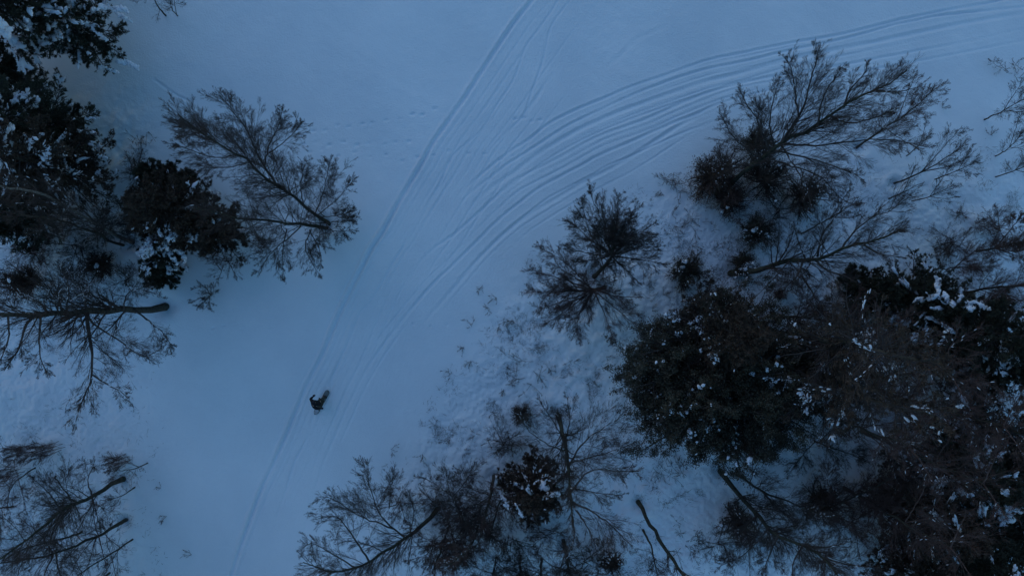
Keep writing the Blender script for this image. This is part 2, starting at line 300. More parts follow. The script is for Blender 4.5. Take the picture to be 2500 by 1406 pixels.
# ------------------------------------------------------------------ leafless trees
def bare_tree(name, label, cat, limbs, seed, mt='bark', tw='twig', n=(9, 7, 6, 4), lenf=(0.55, 0.5, 0.5, 0.5), up=0.10, snow=0.0, group=None,
              ang=(0.45, 1.0), twig_r=0.0045, clumps=None, auto=0, wig=0.16, maxlen=3.4, t0=0.2):
    small = maxlen < .6; wig = wig * 0.5; twig_r = twig_r * .56; n = (n[0] * (1.2 if small else 1.65), n[1] + (5 if small else 6), n[2] + (0 if small else 1), min(n[3], 2)); lenf = (lenf[0] * 1.1, .46, .56, .66); maxlen = maxlen * (1 if small else 1.3)
    """limbs: list of (polyline of (px, py, height), r_base, r_tip); the first one is the trunk"""
    rs = np.random.RandomState(seed)
    b = P(*limbs[0][0][0]); root = thing(name, label, cat, (b[0], b[1], 0), group)
    tr = Acc(); cr = Acc(); sn = Acc()
    LP = []; LR = []
    for i, (pl, r0, r1) in enumerate(limbs):
        q = resample([P(*p) for p in pl], 14)
        q[1:-1] += rs.randn(12, 3) * 0.004 * np.linalg.norm(q[-1] - q[0])
        if i == 0: q[0, 2] = -0.45
        rr = r0 + (r1 - r0) * np.linspace(0, 1, 14) ** 0.8
        if i == 0: rr[0] *= 1.2
        rr = rr * (1 + 0.06 * rs.randn(14))
        V, F = tubes(q[None], rr[None], 9); (tr if i == 0 else cr).add(V, F)
        LP.append(q); LR.append(rr)
    LP = np.array(LP); LR = np.array(LR)
    Ls = np.linalg.norm(np.diff(LP, axis=1), axis=2).sum(1)
    nb = np.maximum(2, np.round(n[0] * Ls / 3.6)).astype(int)
    par = np.repeat(np.arange(len(LP)), nb)
    # level 1 lengths limited so that long trunks do not throw giant limbs
    A1, R1 = sprout(rs, LP, LR, nb, lenf[0], ang, up=up, wig=wig, K=7, t0=t0, rf=0.33, taper=.2, fall=.92, rmin=twig_r * 1.8, maxlen=maxlen)
    A2, R2 = sprout(rs, A1, R1, n[1], lenf[1], (.25, .65), up=up * .6, wig=wig * .8, K=5, t0=0.12, rf=0.5, rmin=twig_r * 1.3)
    # the limb tips fork as well
    A2b, R2b = sprout(rs, LP, LR, 10, 0.16, (0.15, 0.6), up=up * .5, wig=wig * .7, K=5, t0=0.72, rf=0.55, rmin=twig_r * 1.3, maxlen=1.8)
    A2 = np.concatenate([A2, A2b]); R2 = np.concatenate([R2, R2b])
    A2v, R2v = near_view(A2, R2)
    A3, R3 = sprout(rs, A2v, R2v, n[2], lenf[2], (.22, .6), up=up * .3, wig=wig * .6, K=3, t0=0.15, rf=0.65, rmin=twig_r)
    for Ax, Rx, S in ((A1, R1, 5), (A2, R2, 3), (A3, R3, 3)): cr.add(*tubes(Ax, Rx, S))
    if n[3]:
        A4, R4 = sprout(rs, A3, R3, n[3], lenf[3], (.22, .6), up=0, wig=wig * .6, K=2, t0=0.2, rf=0.7, rmin=twig_r * 0.75)
        cr.add(*tubes(A4, R4, 3))
    tr.build('trunk', M[mt], root); cr.build('crown', M[tw], root, False)
    if clumps:   # withered leaves still hanging on
        k, L = clumps; pick = rs.randint(0, len(A3), k); kk = rs.randint(1, 3, k)
        C = A3[pick, kk] + rs.randn(k, 3) * 0.02
        lv = Acc(); lv.add(*blades(rs, C, rs.randn(k, 3) + np.array([0, 0, -.3]), L * (0.6 + 0.7 * rs.rand(k)), 0.3 * L * (0.7 + 0.6 * rs.rand(k)))); lv.build('leaves', M['leaf_brown'], root, False)
    if snow > 0:
        AP = np.concatenate([resample3(LP, 10), resample3(A1, 10)]); AR = np.concatenate([resample2(LR, 10), resample2(R1, 10)])
        seg = AP[:, 1:] - AP[:, :-1]; slope = np.abs(norm(seg)[..., 2]); mid = (AP[:, 1:] + AP[:, :-1]) / 2; r = (AR[:, 1:] + AR[:, :-1]) / 2
        nz = vnoise(mid[..., 0] + 3 * seed, mid[..., 1], 0.8, 77) + 0.5
        ok = (rs.rand(*slope.shape) < snow * 1.6) & (nz > 0.5) & (slope < 0.85) & (mid[..., 2] > 0.3)
        C = mid[ok]; D = seg[ok]; rr = r[ok]; L = np.linalg.norm(D, axis=1)
        C = C + np.array([0, 0, 1.]) * rr[:, None] * 0.85
        sn.add(*blobs(rs, C, D, np.minimum(L * 0.55, .13), np.maximum(rr * 0.85, 0.014), np.maximum(rr * 0.55, 0.014)))
        q = sn.build('branch_snow', M['bough_snow'], root)
        if q: q['kind'] = 'stuff'
    return root

def near_view(Pn, Rn, mx=0.16):
    """the finest twigs are only grown where they can come into view, with a wide margin around the picture"""
    e = Pn[:, -1]; k = F_PX / (CAM_H - e[:, 2]); x = np.abs(e[:, 0]) * k / 1250; y = np.abs(e[:, 1]) * k / 703
    ok = (x < 1 + mx) & (y < 1 + mx * 1.6); return Pn[ok], Rn[ok]

def resample3(A, K):
    t = np.linspace(0, A.shape[1] - 1, K); i = np.minimum(t.astype(int), A.shape[1] - 2); f = (t - i)[None, :, None]
    return A[:, i] * (1 - f) + A[:, i + 1] * f
def resample2(A, K):
    t = np.linspace(0, A.shape[1] - 1, K); i = np.minimum(t.astype(int), A.shape[1] - 2); f = (t - i)[None, :]
    return A[:, i] * (1 - f) + A[:, i + 1] * f

# ------------------------------------------------------------------ conifers
def conifer(name, label, cat, px, py, h, r, seed, c0=0.12, nb=60, nl=14, nm='needle', snow=0.25, snow_s=1.0, lean=(0, 0), prof=0.75, droop=-0.06, tuft=5, blade=0.11, group=None, bark='bark', gap=0.0, snow_n=1.3, dens=1.0, streaks=()):
    rs = np.random.RandomState(seed); nb = int(nb * 2.1); snow = snow * .8; snow_s = snow_s * .72; r = r * 1.12; snow_s = snow_s * (.5 if h > 10 and px > 1250 else .72 if px > 1250 else .88)
    b = P(px, py, 0); root = thing(name, label, cat, (b[0], b[1], 0), group)
    top = b + np.array([lean[0], lean[1], h])
    tp = resample([b, b + np.array([lean[0] * .4, lean[1] * .4, h * .5]), top], 12); tp[1:-1, :2] += rs.randn(10, 2) * 0.02 * h * 0.3; tp[0, 2] = -0.2
    trk = Acc(); trk.add(*tubes(tp[None], (np.linspace(0.028 * h * 0.5 + 0.06, 0.02, 12))[None], 9)); trk.build('trunk', M[bark], root)
    t = np.sort(rs.rand(nb) ** 1.15); z = c0 + (1 - c0) * t
    pos = np.stack([np.interp(z, np.linspace(0, 1, 12), tp[:, k]) for k in range(3)], 1)
    L = r * (np.maximum(1 - t, 0.02) ** prof) * (0.5 + 0.66 * rs.rand(nb)); L = np.maximum(L, 0.25)
    L *= np.where(t < 0.12, 0.55 + 3.5 * t, 1)
    az = np.arange(nb) * 2.399 + rs.randn(nb) * 0.35; K = 8
    D = np.stack([np.cos(az), np.sin(az), 0.15 + 0.55 * t + 0.1 * rs.randn(nb)], 1); D = norm(D)
    BP = np.empty((nb, K, 3)); BP[:, 0] = pos
    for k in range(1, K):
        D = norm(D + rs.randn(nb, 3) * 0.09 + np.array([0, 0, droop if k < 5 else 0.08]))
        BP[:, k] = BP[:, k - 1] + D * (L / (K - 1))[:, None]
    BP[:, :, 2] = np.maximum(BP[:, :, 2], 0.12)
    BR = (0.012 * L + 0.006)[:, None] * np.linspace(1, 0.3, K)[None]
    nls = np.maximum(4, (nl * L / r * 1.2)).astype(int)
    LP, LR = sprout(rs, BP, BR, (nls * 1.3).astype(int), 0.31, (0.5, 0.9), up=0.0, wig=0.06, K=4, t0=0.12, flat=0.85, maxlen=.85)
    LP = np.concatenate([LP, resample3(BP[:, 4:], 4)]); LR = np.concatenate([LR, resample2(BR[:, 4:], 4)])
    SP, SR = sprout(rs, *near_view(LP, LR), 4, 0.42, (0.4, 0.8), up=0.0, wig=0.06, K=3, t0=0.2, flat=0.6, maxlen=0.32)
    cr = Acc(); cr.add(*tubes(BP, BR, 4)); cr.add(*tubes(LP, LR, 3)); cr.build('crown', M['twig'], root)
    # needles along laterals and their shoots
    nd = Acc()
    for Q, m in ((LP, 20), (SP, 9)):
        m = max(2, int(m * dens)); n = len(Q); par = np.repeat(np.arange(n), m * tuft // 4)
        tt = 0.15 + 0.85 * rs.rand(len(par)) ** 0.7; f = tt * (Q.shape[1] - 1); i = np.minimum(f.astype(int), Q.shape[1] - 2); fr = (f - i)[:, None]
        C = Q[par, i] * (1 - fr) + Q[par, i + 1] * fr; T = norm(Q[par, i + 1] - Q[par, i])
        if gap:
            keep = vnoise(C[:, 0] * 1 + seed, C[:, 1] + C[:, 2], 0.7, 40 + seed) > gap - 0.5; C = C[keep]; T = T[keep]
        DD = T + rs.randn(len(C), 3) * np.array([.42, .42, .3]) + np.array([0, 0, 0.08])
        nd.add(*blades(rs, C, DD, blade * (0.7 + 0.9 * rs.rand(len(C))), blade * 0.115 * (0.7 + 0.7 * rs.rand(len(C)))))
    nd.build('needles', M[nm], root, False)
    if snow > 0:
        sn = Acc(); AP = np.concatenate([LP.reshape(-1, 3), SP.reshape(-1, 3)]); ppx = AP[:, 0] / (CAM_H - AP[:, 2]) * F_PX + 1250; ppy = 703 - AP[:, 1] / (CAM_H - AP[:, 2]) * F_PX
        for wd, pts in streaks:      # snow lying along particular boughs
            pts = np.array(pts, float); m_ = max(4, int(np.linalg.norm(np.diff(pts, axis=0), axis=1).sum() / 3.5)); q = resample(np.c_[pts, pts[:, 0] * 0], m_)[:, :2]; zs = []
            for a in q:
                near = np.hypot(ppx - a[0], ppy - a[1]) < 16; zs.append(np.quantile(AP[near, 2], .93) if near.sum() > 3 else np.nan)
            zs = np.array(zs)
            if np.all(np.isnan(zs)): continue
            zs = np.where(np.isnan(zs), np.nanmedian(zs), zs); C = np.array([P(a[0], a[1], z_ + .05) for a, z_ in zip(q, zs)]); C = np.repeat(C, 3, 0) + rs.randn(3 * m_, 3) * np.array([1, 1, .4]) * wd * .55
            D = np.repeat(np.gradient(np.array([P(a[0], a[1], z_) for a, z_ in zip(q, zs)]), axis=0), 3, 0) + rs.randn(3 * m_, 3) * .05; e = wd * np.exp(.35 * rs.randn(3 * m_))
            sn.add(*blobs(rs, C, D, e * .95, e * .6, e * .4))
        pickb = np.where((rs.rand(nb) < min(.5, .05 + snow * (3.2 if px < 1250 else 2.0))) & (L > r * .35))[0]      # snow lying along whole boughs
        if len(pickb) and len(near_view(BP, BR)[0]):
            QB = resample3(BP[pickb], 22)[:, 9:]; keepb = rs.rand(*QB.shape[:2]) < .75; CB = QB[keepb] + np.array([0, 0, .07]); DB = np.gradient(QB, axis=1)[keepb]; CB = CB + rs.randn(len(CB), 3) * np.array([.05, .05, .02])
            e = snow_s * .066 * np.exp(.5 * rs.randn(len(CB))); sn.add(*blobs(rs, CB, DB, e * 2.0, e * .6, e * .4))
        Q = np.concatenate([resample3(LP, 4), resample3(SP, 4)]); mid = (Q[:, 1:] + Q[:, :-1]) / 2; seg = Q[:, 1:] - Q[:, :-1]
        mid = mid.reshape(-1, 3); seg = seg.reshape(-1, 3)
        nz = vnoise(mid[:, 0] + seed * 7.3, mid[:, 1] + 0.6 * mid[:, 2], snow_n, 90 + seed) + 0.6 * vnoise(mid[:, 0] + seed, mid[:, 1] - mid[:, 2], 0.35, 95)
        thr = np.quantile(nz, 1 - min(.6, snow * 1.5 + .03)); ok = (nz > thr) & (rs.rand(len(nz)) < 0.8)
        C = mid[ok]; D = seg[ok]
        C = C + np.array([0, 0, 0.05]); n = len(C); s = snow_s * .62 * np.exp(0.6 * rs.randn(n)); s = np.minimum(s, snow_s * 2)
        sn.add(*blobs(rs, C, D, 0.085 * s * 1.3, 0.052 * s, 0.035 * s)); sn.build('snow_load', M['bough_snow'], root)['kind'] = 'stuff'
    return root

# ------------------------------------------------------------------ leafy evergreens and bushes
def leafy(name, label, cat, px, py, hc, rad, seed, trunk_h=1.0, nleaf=30000, L=0.07, lm='leaf', snow=60, snow_s=0.05, nl=60, ball=(1, 1, 0.8), group=None, trunk_r=0.1, off=(0, 0)):
    """px, py: foot; hc: height of the middle of the crown; rad: crown radius in metres"""
    rs = np.random.RandomState(seed); b = P(px, py, 0); root = thing(name, label, cat, (b[0], b[1], 0), group)
    c = b + np.array([off[0], off[1], hc]); base = b + np.array([0, 0, -0.1])
    fork = b * 0.7 + c * 0.3; fork[2] = max(0.15, hc - rad * ball[2] * 0.7)
    trk = Acc(); trk.add(*tubes(resample([base, (base + fork) / 2 + rs.randn(3) * 0.03, fork], 8)[None], np.linspace(trunk_r * 1.3, trunk_r * .8, 8)[None], 9)); trk.build('trunk', M['bark'], root)
    # limbs to points spread in the crown, uneven outline
    u = norm(rs.randn(nl, 3) * np.array([1, 1, 0.8]) + np.array([0, 0, 0.25]))
    ragged = rad < 2; nleaf = int(nleaf * (.7 if ragged else 1)); ext = rad * ((0.35 + 0.8 * rs.rand(nl)) if ragged else (0.62 + 0.42 * rs.rand(nl))); nl = nl; E = c + u * ext[:, None] * np.array(ball); E[:, 2] = np.maximum(E[:, 2], 0.15)
    LP = []
    for e in E:
        m = fork * 0.5 + e * 0.5 + rs.randn(3) * 0.08 * rad; LP.append(resample([fork, m, e], 7))
    LP = np.array(LP); LR = np.broadcast_to(np.linspace(trunk_r * 0.45, 0.012, 7), (nl, 7))
    A1, R1 = sprout(rs, LP, LR, 9, 0.42, (0.4, 1.1), up=0.05, K=5, t0=0.35, rf=0.6, maxlen=rad * .55)
    A2, R2 = sprout(rs, A1, R1, 6, 0.5, (0.4, 1.1), up=0.05, K=4, t0=0.2, rf=0.6, maxlen=rad * .35)
    br = Acc(); br.add(*tubes(LP, LR, 5)); br.add(*tubes(A1, R1, 4)); br.add(*tubes(A2, R2, 3)); br.build('crown', M['twig'], root)
    pick = rs.randint(0, len(A2), nleaf); kk = rs.rand(nleaf) * 2.99; i = kk.astype(int); fr = (kk - i)[:, None]
    C = A2[pick, i] * (1 - fr) + A2[pick, i + 1] * fr + rs.randn(nleaf, 3) * L * (1.1 if rad > 2 else 2.0); C[:, 2] = np.maximum(C[:, 2], 0.06)
    lv = Acc(); lv.add(*blades(rs, C, rs.randn(nleaf, 3) + np.array([0, 0, .2]), L * (0.6 + 0.8 * rs.rand(nleaf)), L * 0.32 * (0.7 + 0.6 * rs.rand(nleaf)))); lv.build('foliage', M[lm], root, False)
    if snow:
        # rests on the upper side only
        topz = C[:, 2] > np.quantile(C[:, 2], 0.55); Ct = C[topz]; nz = vnoise(Ct[:, 0] + seed, Ct[:, 1], 0.9, 300 + seed); Ct = Ct[nz > np.quantile(nz, 0.6)]
        snow = int(snow * 1.6); q = Ct[rs.randint(0, len(Ct), snow)]; rep = rs.randint(1, 4, snow); q = np.repeat(q, rep, 0) + rs.randn(rep.sum(), 3) * np.array([1, 1, .3]) * snow_s * 0.9
        s = snow_s * .8 * np.exp(0.5 * rs.randn(len(q)))
        sn = Acc(); sn.add(*blobs(rs, q + np.array([0, 0, L * .6]), rs.randn(len(q), 3), s * 1.1, s * .8, s * .55)); sn.build('snow_load', M['bough_snow'], root)['kind'] = 'stuff'
    return root
# ================================================================== TREES, left side
conifer('pine_tree', 'tall snow laden pine in the top left corner, thick white boughs at frame edge', 'pine tree', 120, 60, 14.5, 3.9, 11, nb=95, snow=0.10, snow_s=2.0, c0=0.2, blade=0.13, droop=-0.03, streaks=[(.13, [(62, 45), (80, 72), (95, 98)]), (.15, [(0, 50), (14, 78), (32, 100), (52, 114)]), (.05, [(75, 100), (95, 130)]), (.05, [(30, 120), (50, 170)])])
conifer('pine_tree', 'snow dusted pine at the top left whose right boughs reach furthest over the open slope', 'pine tree', 262, 118, 7.5, 2.3, 12, nb=60, snow=0.07, snow_s=1.7, c0=0.15, prof=0.5, lean=(-.3, .3), droop=-0.03, streaks=[(.10, [(230, 22), (262, 18), (310, 26)]), (.08, [(285, 35), (318, 50)]), (.06, [(225, 70), (262, 100)]), (.10, [(290, 150), (335, 165)]), (.06, [(248, 162), (290, 178)]), (.06, [(215, 128), (222, 138)])])
conifer('pine_tree', 'big pine at the left edge with many small white tufts, below the corner pine', 'pine tree', 190, 350, 9.5, 2.7, 13, nb=85, snow=0.10, snow_s=1.3, c0=0.15, prof=0.55, nl=16, streaks=[(.09, [(30, 255), (42, 240), (68, 232)]), (.10, [(5, 320), (30, 312)]), (.07, [(100, 380), (150, 372), (165, 420)]), (.06, [(190, 320), (230, 325)]), (.06, [(210, 290), (245, 288)]), (.07, [(180, 415), (190, 420)]), (.06, [(120, 350), (128, 330)])])
conifer('pine_tree', 'brownish pine at the left edge behind the tufted pine, crossed by two thin grey trunks', 'pine tree', 250, 440, 11, 2.9, 14, nb=70, nm='needle_brown', snow=0.04, c0=0.15)
conifer('pine_tree', 'dark pine left of the tall leafless birch, snow specks along its top side', 'pine tree', 500, 530, 7.0, 2.1, 15, nb=75, snow=0.06, snow_s=1.0, prof=0.55, nm='needle_brown')
conifer('pine_tree', 'slim pointed dark green pine rising just below the left fork of the leafless birch', 'pine tree', 450, 455, 4.6, 1.25, 16, nb=50, snow=0.03, prof=0.6)
conifer('pine_tree', 'dark pine between the pointed pine and the birch foot with brown lower twigs', 'pine tree', 560, 575, 5.6, 1.7, 17, nb=55, snow=0.04, nm='needle_brown', prof=0.6)
conifer('spruce_tree', 'little spruce with one thick white snow patch, at the lower rim of the left thicket', 'spruce tree', 425, 625, 3.2, 1.25, 18, nb=40, snow=0.28, snow_s=1.3, prof=0.6, lean=(0.3, .3), streaks=[(.10, [(402, 570), (408, 600), (440, 615), (452, 640)]), (.09, [(330, 560), (350, 540), (365, 520)]), (.08, [(400, 600), (430, 640)])])
conifer('spruce_tree', 'small black green spruce without snow, directly below the spruce with the thick white patch', 'spruce tree', 415, 665, 2.6, 0.95, 19, nb=34, snow=0.02, prof=0.6)
conifer('spruce_tree', 'narrow spruce with a white streak of snow, far left between the thin grey trunks', 'spruce tree', 120, 575, 4.0, 0.9, 20, nb=34, snow=0.22, snow_s=1.2, streaks=[(.08, [(70, 510), (85, 560), (105, 590)])])
conifer('pine_tree', 'shaded pine cut by the left frame edge beside the narrow snow streaked spruce', 'pine tree', 130, 500, 8.5, 2.5, 21, nb=60, snow=0.02)
leafy('evergreen_shrub', 'brown green round shrub above the thick fallen looking trunk at left, nearer the slope', 'shrub', 262, 650, 0.9, 0.85, 22, nleaf=9000, snow=4, lm='leaf_brown', L=.055)
leafy('evergreen_shrub', 'brown green shrub at the left frame edge above the thick trunk', 'shrub', 95, 685, 1.2, 1.15, 23, nleaf=14000, snow=5, lm='leaf_brown', L=.055)

bare_tree('birch_tree', 'tall leafless birch leaning up left over the open snow, crown split into three fans', 'birch tree', [
    ([(800, 545, 0), (740, 500, 2.0), (671, 447, 4.5), (579, 379, 8), (513, 342, 10), (434, 279, 12)], .10, .02),
    ([(700, 470, 3.6), (645, 410, 6), (605, 324, 8), (579, 285, 9), (535, 232, 10)], .07, .012),
    ([(645, 405, 6), (655, 360, 7), (682, 300, 8), (690, 262, 8.6)], .045, .01),
    ([(655, 375, 6.5), (690, 350, 7), (724, 318, 7.5), (740, 295, 8)], .03, .008),
    ([(513, 342, 10), (480, 330, 10.3), (447, 300, 11), (420, 290, 11.3)], .03, .008),
    ([(770, 520, 1), (790, 470, 2.5), (800, 420, 4), (805, 395, 4.6)], .035, .008),
    ([(775, 525, 1), (820, 490, 2.2), (850, 455, 3.2), (862, 440, 3.6)], .03, .008),
    ([(740, 500, 2), (735, 450, 3.5), (742, 410, 5), (750, 392, 5.4)], .035, .008),
    ([(785, 530, .8), (830, 525, 1.8), (868, 512, 2.6)], .025, .007),
    ([(579, 379, 8), (520, 385, 8.4), (455, 362, 9), (410, 350, 9.4)], .025, .007),
    ([(600, 400, 7.3), (550, 410, 7.6), (500, 410, 8), (470, 425, 8.4)], .022, .007)], 31, n=(13, 8, 7, 4), maxlen=1.9, lenf=(.5, .5, .5, .5), ang=(.35, .85), mt='bark_green', up=.06)
bare_tree('bare_tree', 'leafless tree spreading twigs over snow beneath the tall birch', 'tree', [
    ([(792, 556, 0), (740, 550, 1.6), (660, 541, 3.5), (576, 532, 5.5), (470, 505, 8)], .09, .02),
    ([(735, 552, 1.7), (705, 580, 2.4), (660, 620, 3.2), (630, 668, 3.8)], .04, .008),
    ([(760, 560, 1), (745, 600, 2), (760, 640, 2.6), (782, 672, 3)], .035, .008),
    ([(755, 562, 1), (780, 610, 1.8), (785, 650, 2.4)], .03, .008),
    ([(700, 560, 2.6), (690, 610, 3.0), (690, 650, 3.4), (696, 685, 3.6)], .03, .008),
    ([(780, 555, .5), (830, 565, 1.2), (872, 560, 1.8)], .03, .007),
    ([(785, 545, .5), (840, 540, 1.4), (880, 530, 2.0)], .025, .007)], 32, n=(12, 8, 7, 4), maxlen=1.6, lenf=(.45, .5, .5, .5), mt='bark_green', up=.03)
bare_tree('bare_tree', 'huge leafless tree at left, its thick dark trunk pointing at the frame edge', 'tree', [
    ([(400, 748, 0), (330, 757, 2.1), (210, 762, 5.2), (90, 766, 8), (-40, 772, 10.5), (-200, 780, 13)], .20, .05),
    ([(213, 762, 5.1), (216, 800, 5.8), (224, 860, 6.6), (226, 915, 7.2), (200, 980, 7.8), (185, 1030, 8.2)], .10, .014),
    ([(226, 915, 7.2), (265, 940, 7.5), (295, 955, 7.8), (325, 992, 8.2)], .04, .01),
    ([(213, 765, 5.1), (240, 800, 5.8), (290, 830, 6.2), (345, 870, 6.7), (400, 850, 7)], .06, .01),
    ([(212, 762, 5.1), (206, 725, 5.7), (215, 700, 6.2), (225, 693, 6.4)], .06, .015),
    ([(95, 766, 8), (66, 790, 8.6), (45, 850, 9.2), (10, 905, 9.8)], .08, .012),
    ([(100, 768, 8), (96, 820, 8.8), (100, 880, 9.4), (120, 915, 9.8)], .05, .01),
    ([(330, 757, 2.1), (370, 790, 3.2), (400, 815, 4.0), (420, 850, 4.4)], .05, .01),
    ([(160, 765, 6.3), (165, 735, 6.8), (165, 690, 7.4), (150, 650, 7.8)], .05, .01),
    ([(120, 765, 7.2), (90, 735, 7.8), (40, 725, 8.4), (0, 715, 8.8)], .05, .01),
    ([(20, 770, 9.4), (20, 830, 10), (-10, 900, 10.6)], .05, .01),
    ([(300, 757, 3), (310, 720, 4), (340, 705, 4.8), (395, 725, 5.2)], .04, .01)], 33, n=(9, 7, 7, 4), maxlen=2.0, lenf=(.45, .5, .5, .5), snow=.4, wig=.2, up=.05)
bare_tree('bare_tree', 'thin pale leafless tree crossing the left pines, nearer of two parallel grey trunks', 'tree', [
    ([(318, 592, 0), (240, 550, 3), (160, 500, 6), (80, 470, 8.5), (-10, 452, 11)], .10, .04),
    ([(240, 550, 3), (200, 510, 5), (150, 470, 7), (110, 430, 8)], .04, .01)], 34, mt='birch', n=(7, 6, 5, 3), maxlen=1.6, snow=.2)
bare_tree('bare_tree', 'thin leafless tree just below the pale grey trunk crossing the left pines', 'tree', [
    ([(300, 600, 0), (215, 562, 3.5), (130, 535, 7), (30, 520, 10)], .07, .03)], 35, n=(8, 6, 5, 3), maxlen=1.6)
bare_tree('bare_tree', 'young twiggy tree with a snowy fork between the left shrubs and the thick trunk', 'tree', [
    ([(172, 735, 0), (166, 700, 2), (163, 660, 4)], .05, .012), ([(166, 700, 2), (185, 680, 3), (200, 640, 3.6)], .03, .008), ([(168, 705, 1.6), (150, 670, 3), (140, 640, 3.6)], .03, .008)], 36, n=(12, 7, 6, 0), maxlen=1.2, snow=.3)
bare_tree('bush', 'small leafless bush standing alone at the edge of the left thicket', 'bush', [
    ([(512, 722, 0), (500, 735, .5), (482, 752, .9)], .02, .006), ([(513, 720, 0), (500, 700, .6), (470, 705, 1)], .02, .006), ([(512, 722, 0), (512, 740, .5), (518, 760, .8)], .016, .005), ([(512, 722, 0), (490, 728, .4), (462, 740, .7)], .016, .005), ([(514, 722, 0), (522, 708, .5), (516, 690, .8)], .016, .005)], 37, n=(30, 6, 5, 0), maxlen=.55, clumps=(700, .05), t0=.05)
bare_tree('bare_tree', 'leafless sapling cut by the top frame edge beside the corner pines', 'tree', [
    ([(402, 38, 0), (385, 15, 1.6), (360, -20, 3.5), (330, -60, 5)], .045, .015)], 38, n=(8, 6, 4, 0), maxlen=1.0)
bare_tree('bare_tree', 'twiggy sapling at the top frame edge, right of the sapling near the corner pines', 'tree', [
    ([(432, 40, 0), (420, 20, 1), (405, -30, 3)], .03, .01), ([(432, 38, 0), (426, 10, 1), (424, -20, 2)], .02, .01)], 39, n=(12, 6, 4, 0), maxlen=.9)

TT = [  # bottom left thicket of young trees: foot, way points, radius, text
    ([(297, 1171, 0), (225, 1212, 2.3), (150, 1248, 4.6), (60, 1318, 7), (-30, 1380, 9)], .12, 'thickest trunk of the bottom left thicket, ending in a dark stub'),
    ([(362, 1129, 0), (320, 1146, 1.3), (266, 1150, 2.6)], .035, 'young leafless tree of the bottom left thicket, reaching furthest right'),
    ([(330, 1188, 0), (300, 1208, 1), (262, 1222, 2)], .04, 'short thin tree just right of the thickest bottom left trunk'),
    ([(302, 1272, 0), (240, 1307, 2), (130, 1352, 4.5), (0, 1374, 7)], .09, 'long leaning leafless tree crossing under the thickest bottom left trunk'),
    ([(326, 1315, 0), (270, 1352, 1.8), (200, 1396, 3.6), (120, 1440, 5)], .05, 'straight thin tree lowest but one of the bottom left thicket'),
    ([(268, 1398, 0), (230, 1425, 1.5), (160, 1470, 3.5)], .06, 'dark trunk foot cut by the bottom frame edge at left'),
    ([(200, 1297, 0), (160, 1312, 1.6), (70, 1335, 4), (-20, 1385, 6)], .06, 'brownish tree in the middle of the bottom left thicket, forked low down'),
    ([(88, 1140, 0), (45, 1170, 1.5), (25, 1195, 2.4), (18, 1235, 3.4)], .04, 'curved sapling at the left edge above the bottom thicket'),
    ([(134, 1338, 0), (140, 1375, 1.5), (150, 1420, 3)], .06, 'greenish tree rising towards the bottom edge in the left thicket'),
    ([(30, 1238, 0), (-20, 1240, 2), (-60, 1245, 3)], .05, 'tree at the left frame edge with level branches over the thicket'),
    ([(128, 1160, 0), (170, 1215, 2.4), (160, 1240, 3.6), (120, 1260, 4.4)], .04, 'arching sapling bending over the thickest bottom left trunk')]
for i, (pl, r, txt) in enumerate(TT):
    lim = [(pl, r, r * .25)]
    if len(pl) > 3:
        m = pl[len(pl) // 2]; lim.append(([m, (m[0] - 25, m[1] + 60, m[2] + 1), (m[0] - 30, m[1] + 110, m[2] + 2)], r * .4, .008)); lim.append(([m, (m[0] - 30, m[1] - 45, m[2] + 1), (m[0] - 70, m[1] - 80, m[2] + 2)], r * .4, .008))
        m = pl[1]; lim.append(([m, (m[0] + 10, m[1] + 40, m[2] + 1), (m[0] + 20, m[1] + 80, m[2] + 1.6)], r * .35, .008)); lim.append(([m, (m[0] - 10, m[1] - 40, m[2] + 1), (m[0] + 5, m[1] - 80, m[2] + 1.8)], r * .35, .008))
    bare_tree('young_tree', txt, 'tree', lim, 200 + i, n=(9, 6, 5, 3), maxlen=1.7, wig=.24, group='young trees of the bottom left thicket', tw='twig_red' if i % 2 else 'twig', mt='bark_green' if i in (0, 3, 8) else 'bark', up=.04)
for i, (x, y, rx, txt) in enumerate([(60, 1095, 50, 'low reddish brush at the left edge above the bottom left thicket'), (120, 1090, 45, 'low reddish brush reaching nearest the slope above the bottom left thicket'), (20, 1150, 40, 'low brush at the left frame edge beside the curved sapling'), (285, 1120, 30, 'sparse brush beside the tip of the furthest right young tree at bottom left')]):
    lim = [([(x + 25 + 8 * k % 17, y - 14 + 7 * k, 0), (x + 5, y - 6 + 8 * k, .5), (x - rx, y + 4 + 10 * k, 1.1)], .014, .005) for k in range(4)]
    bare_tree('brush', txt, 'brush', lim, 230 + i, n=(24, 6, 4, 0), maxlen=.7, tw='twig_red', ang=(.15, .6), up=0.0, t0=.05)

# ================================================================== TREES, right side
rs_ = np.random.RandomState(8)
def fan(cx, cy, h0, pts, r, h1=None):
    return [([(cx, cy, h0), ((cx + x) / 2 + rs_.randn() * 6, (cy + y) / 2 + rs_.randn() * 6, h0 + (h - h0) * .55), (x, y, h)], r, .008) for x, y, h in pts]
bare_tree('bare_tree', 'round leafless tree with green tinted middle, upper of the pair right of the tracks', 'tree', [
    ([(1452, 676, 0), (1485, 640, 2.5), (1497, 600, 4.5), (1500, 555, 6.5)], .13, .03)] +
    fan(1492, 625, 3.2, [(1378, 600, 5.5), (1390, 540, 6), (1420, 490, 6.5), (1440, 468, 6.5), (1510, 480, 7), (1555, 500, 6.6), (1600, 545, 6), (1620, 600, 5.4), (1625, 645, 5), (1560, 690, 4.6), (1500, 690, 4.4), (1400, 640, 5), (1590, 570, 6.5), (1470, 520, 7), (1535, 530, 7), (1450, 560, 6.5), (1545, 600, 6)], .045), 41,
    n=(12, 8, 7, 5), maxlen=1.5, lenf=(.5, .5, .5, .5), mt='bark_green', tw='twig', up=.05, ang=(.3, .8), snow=.08)
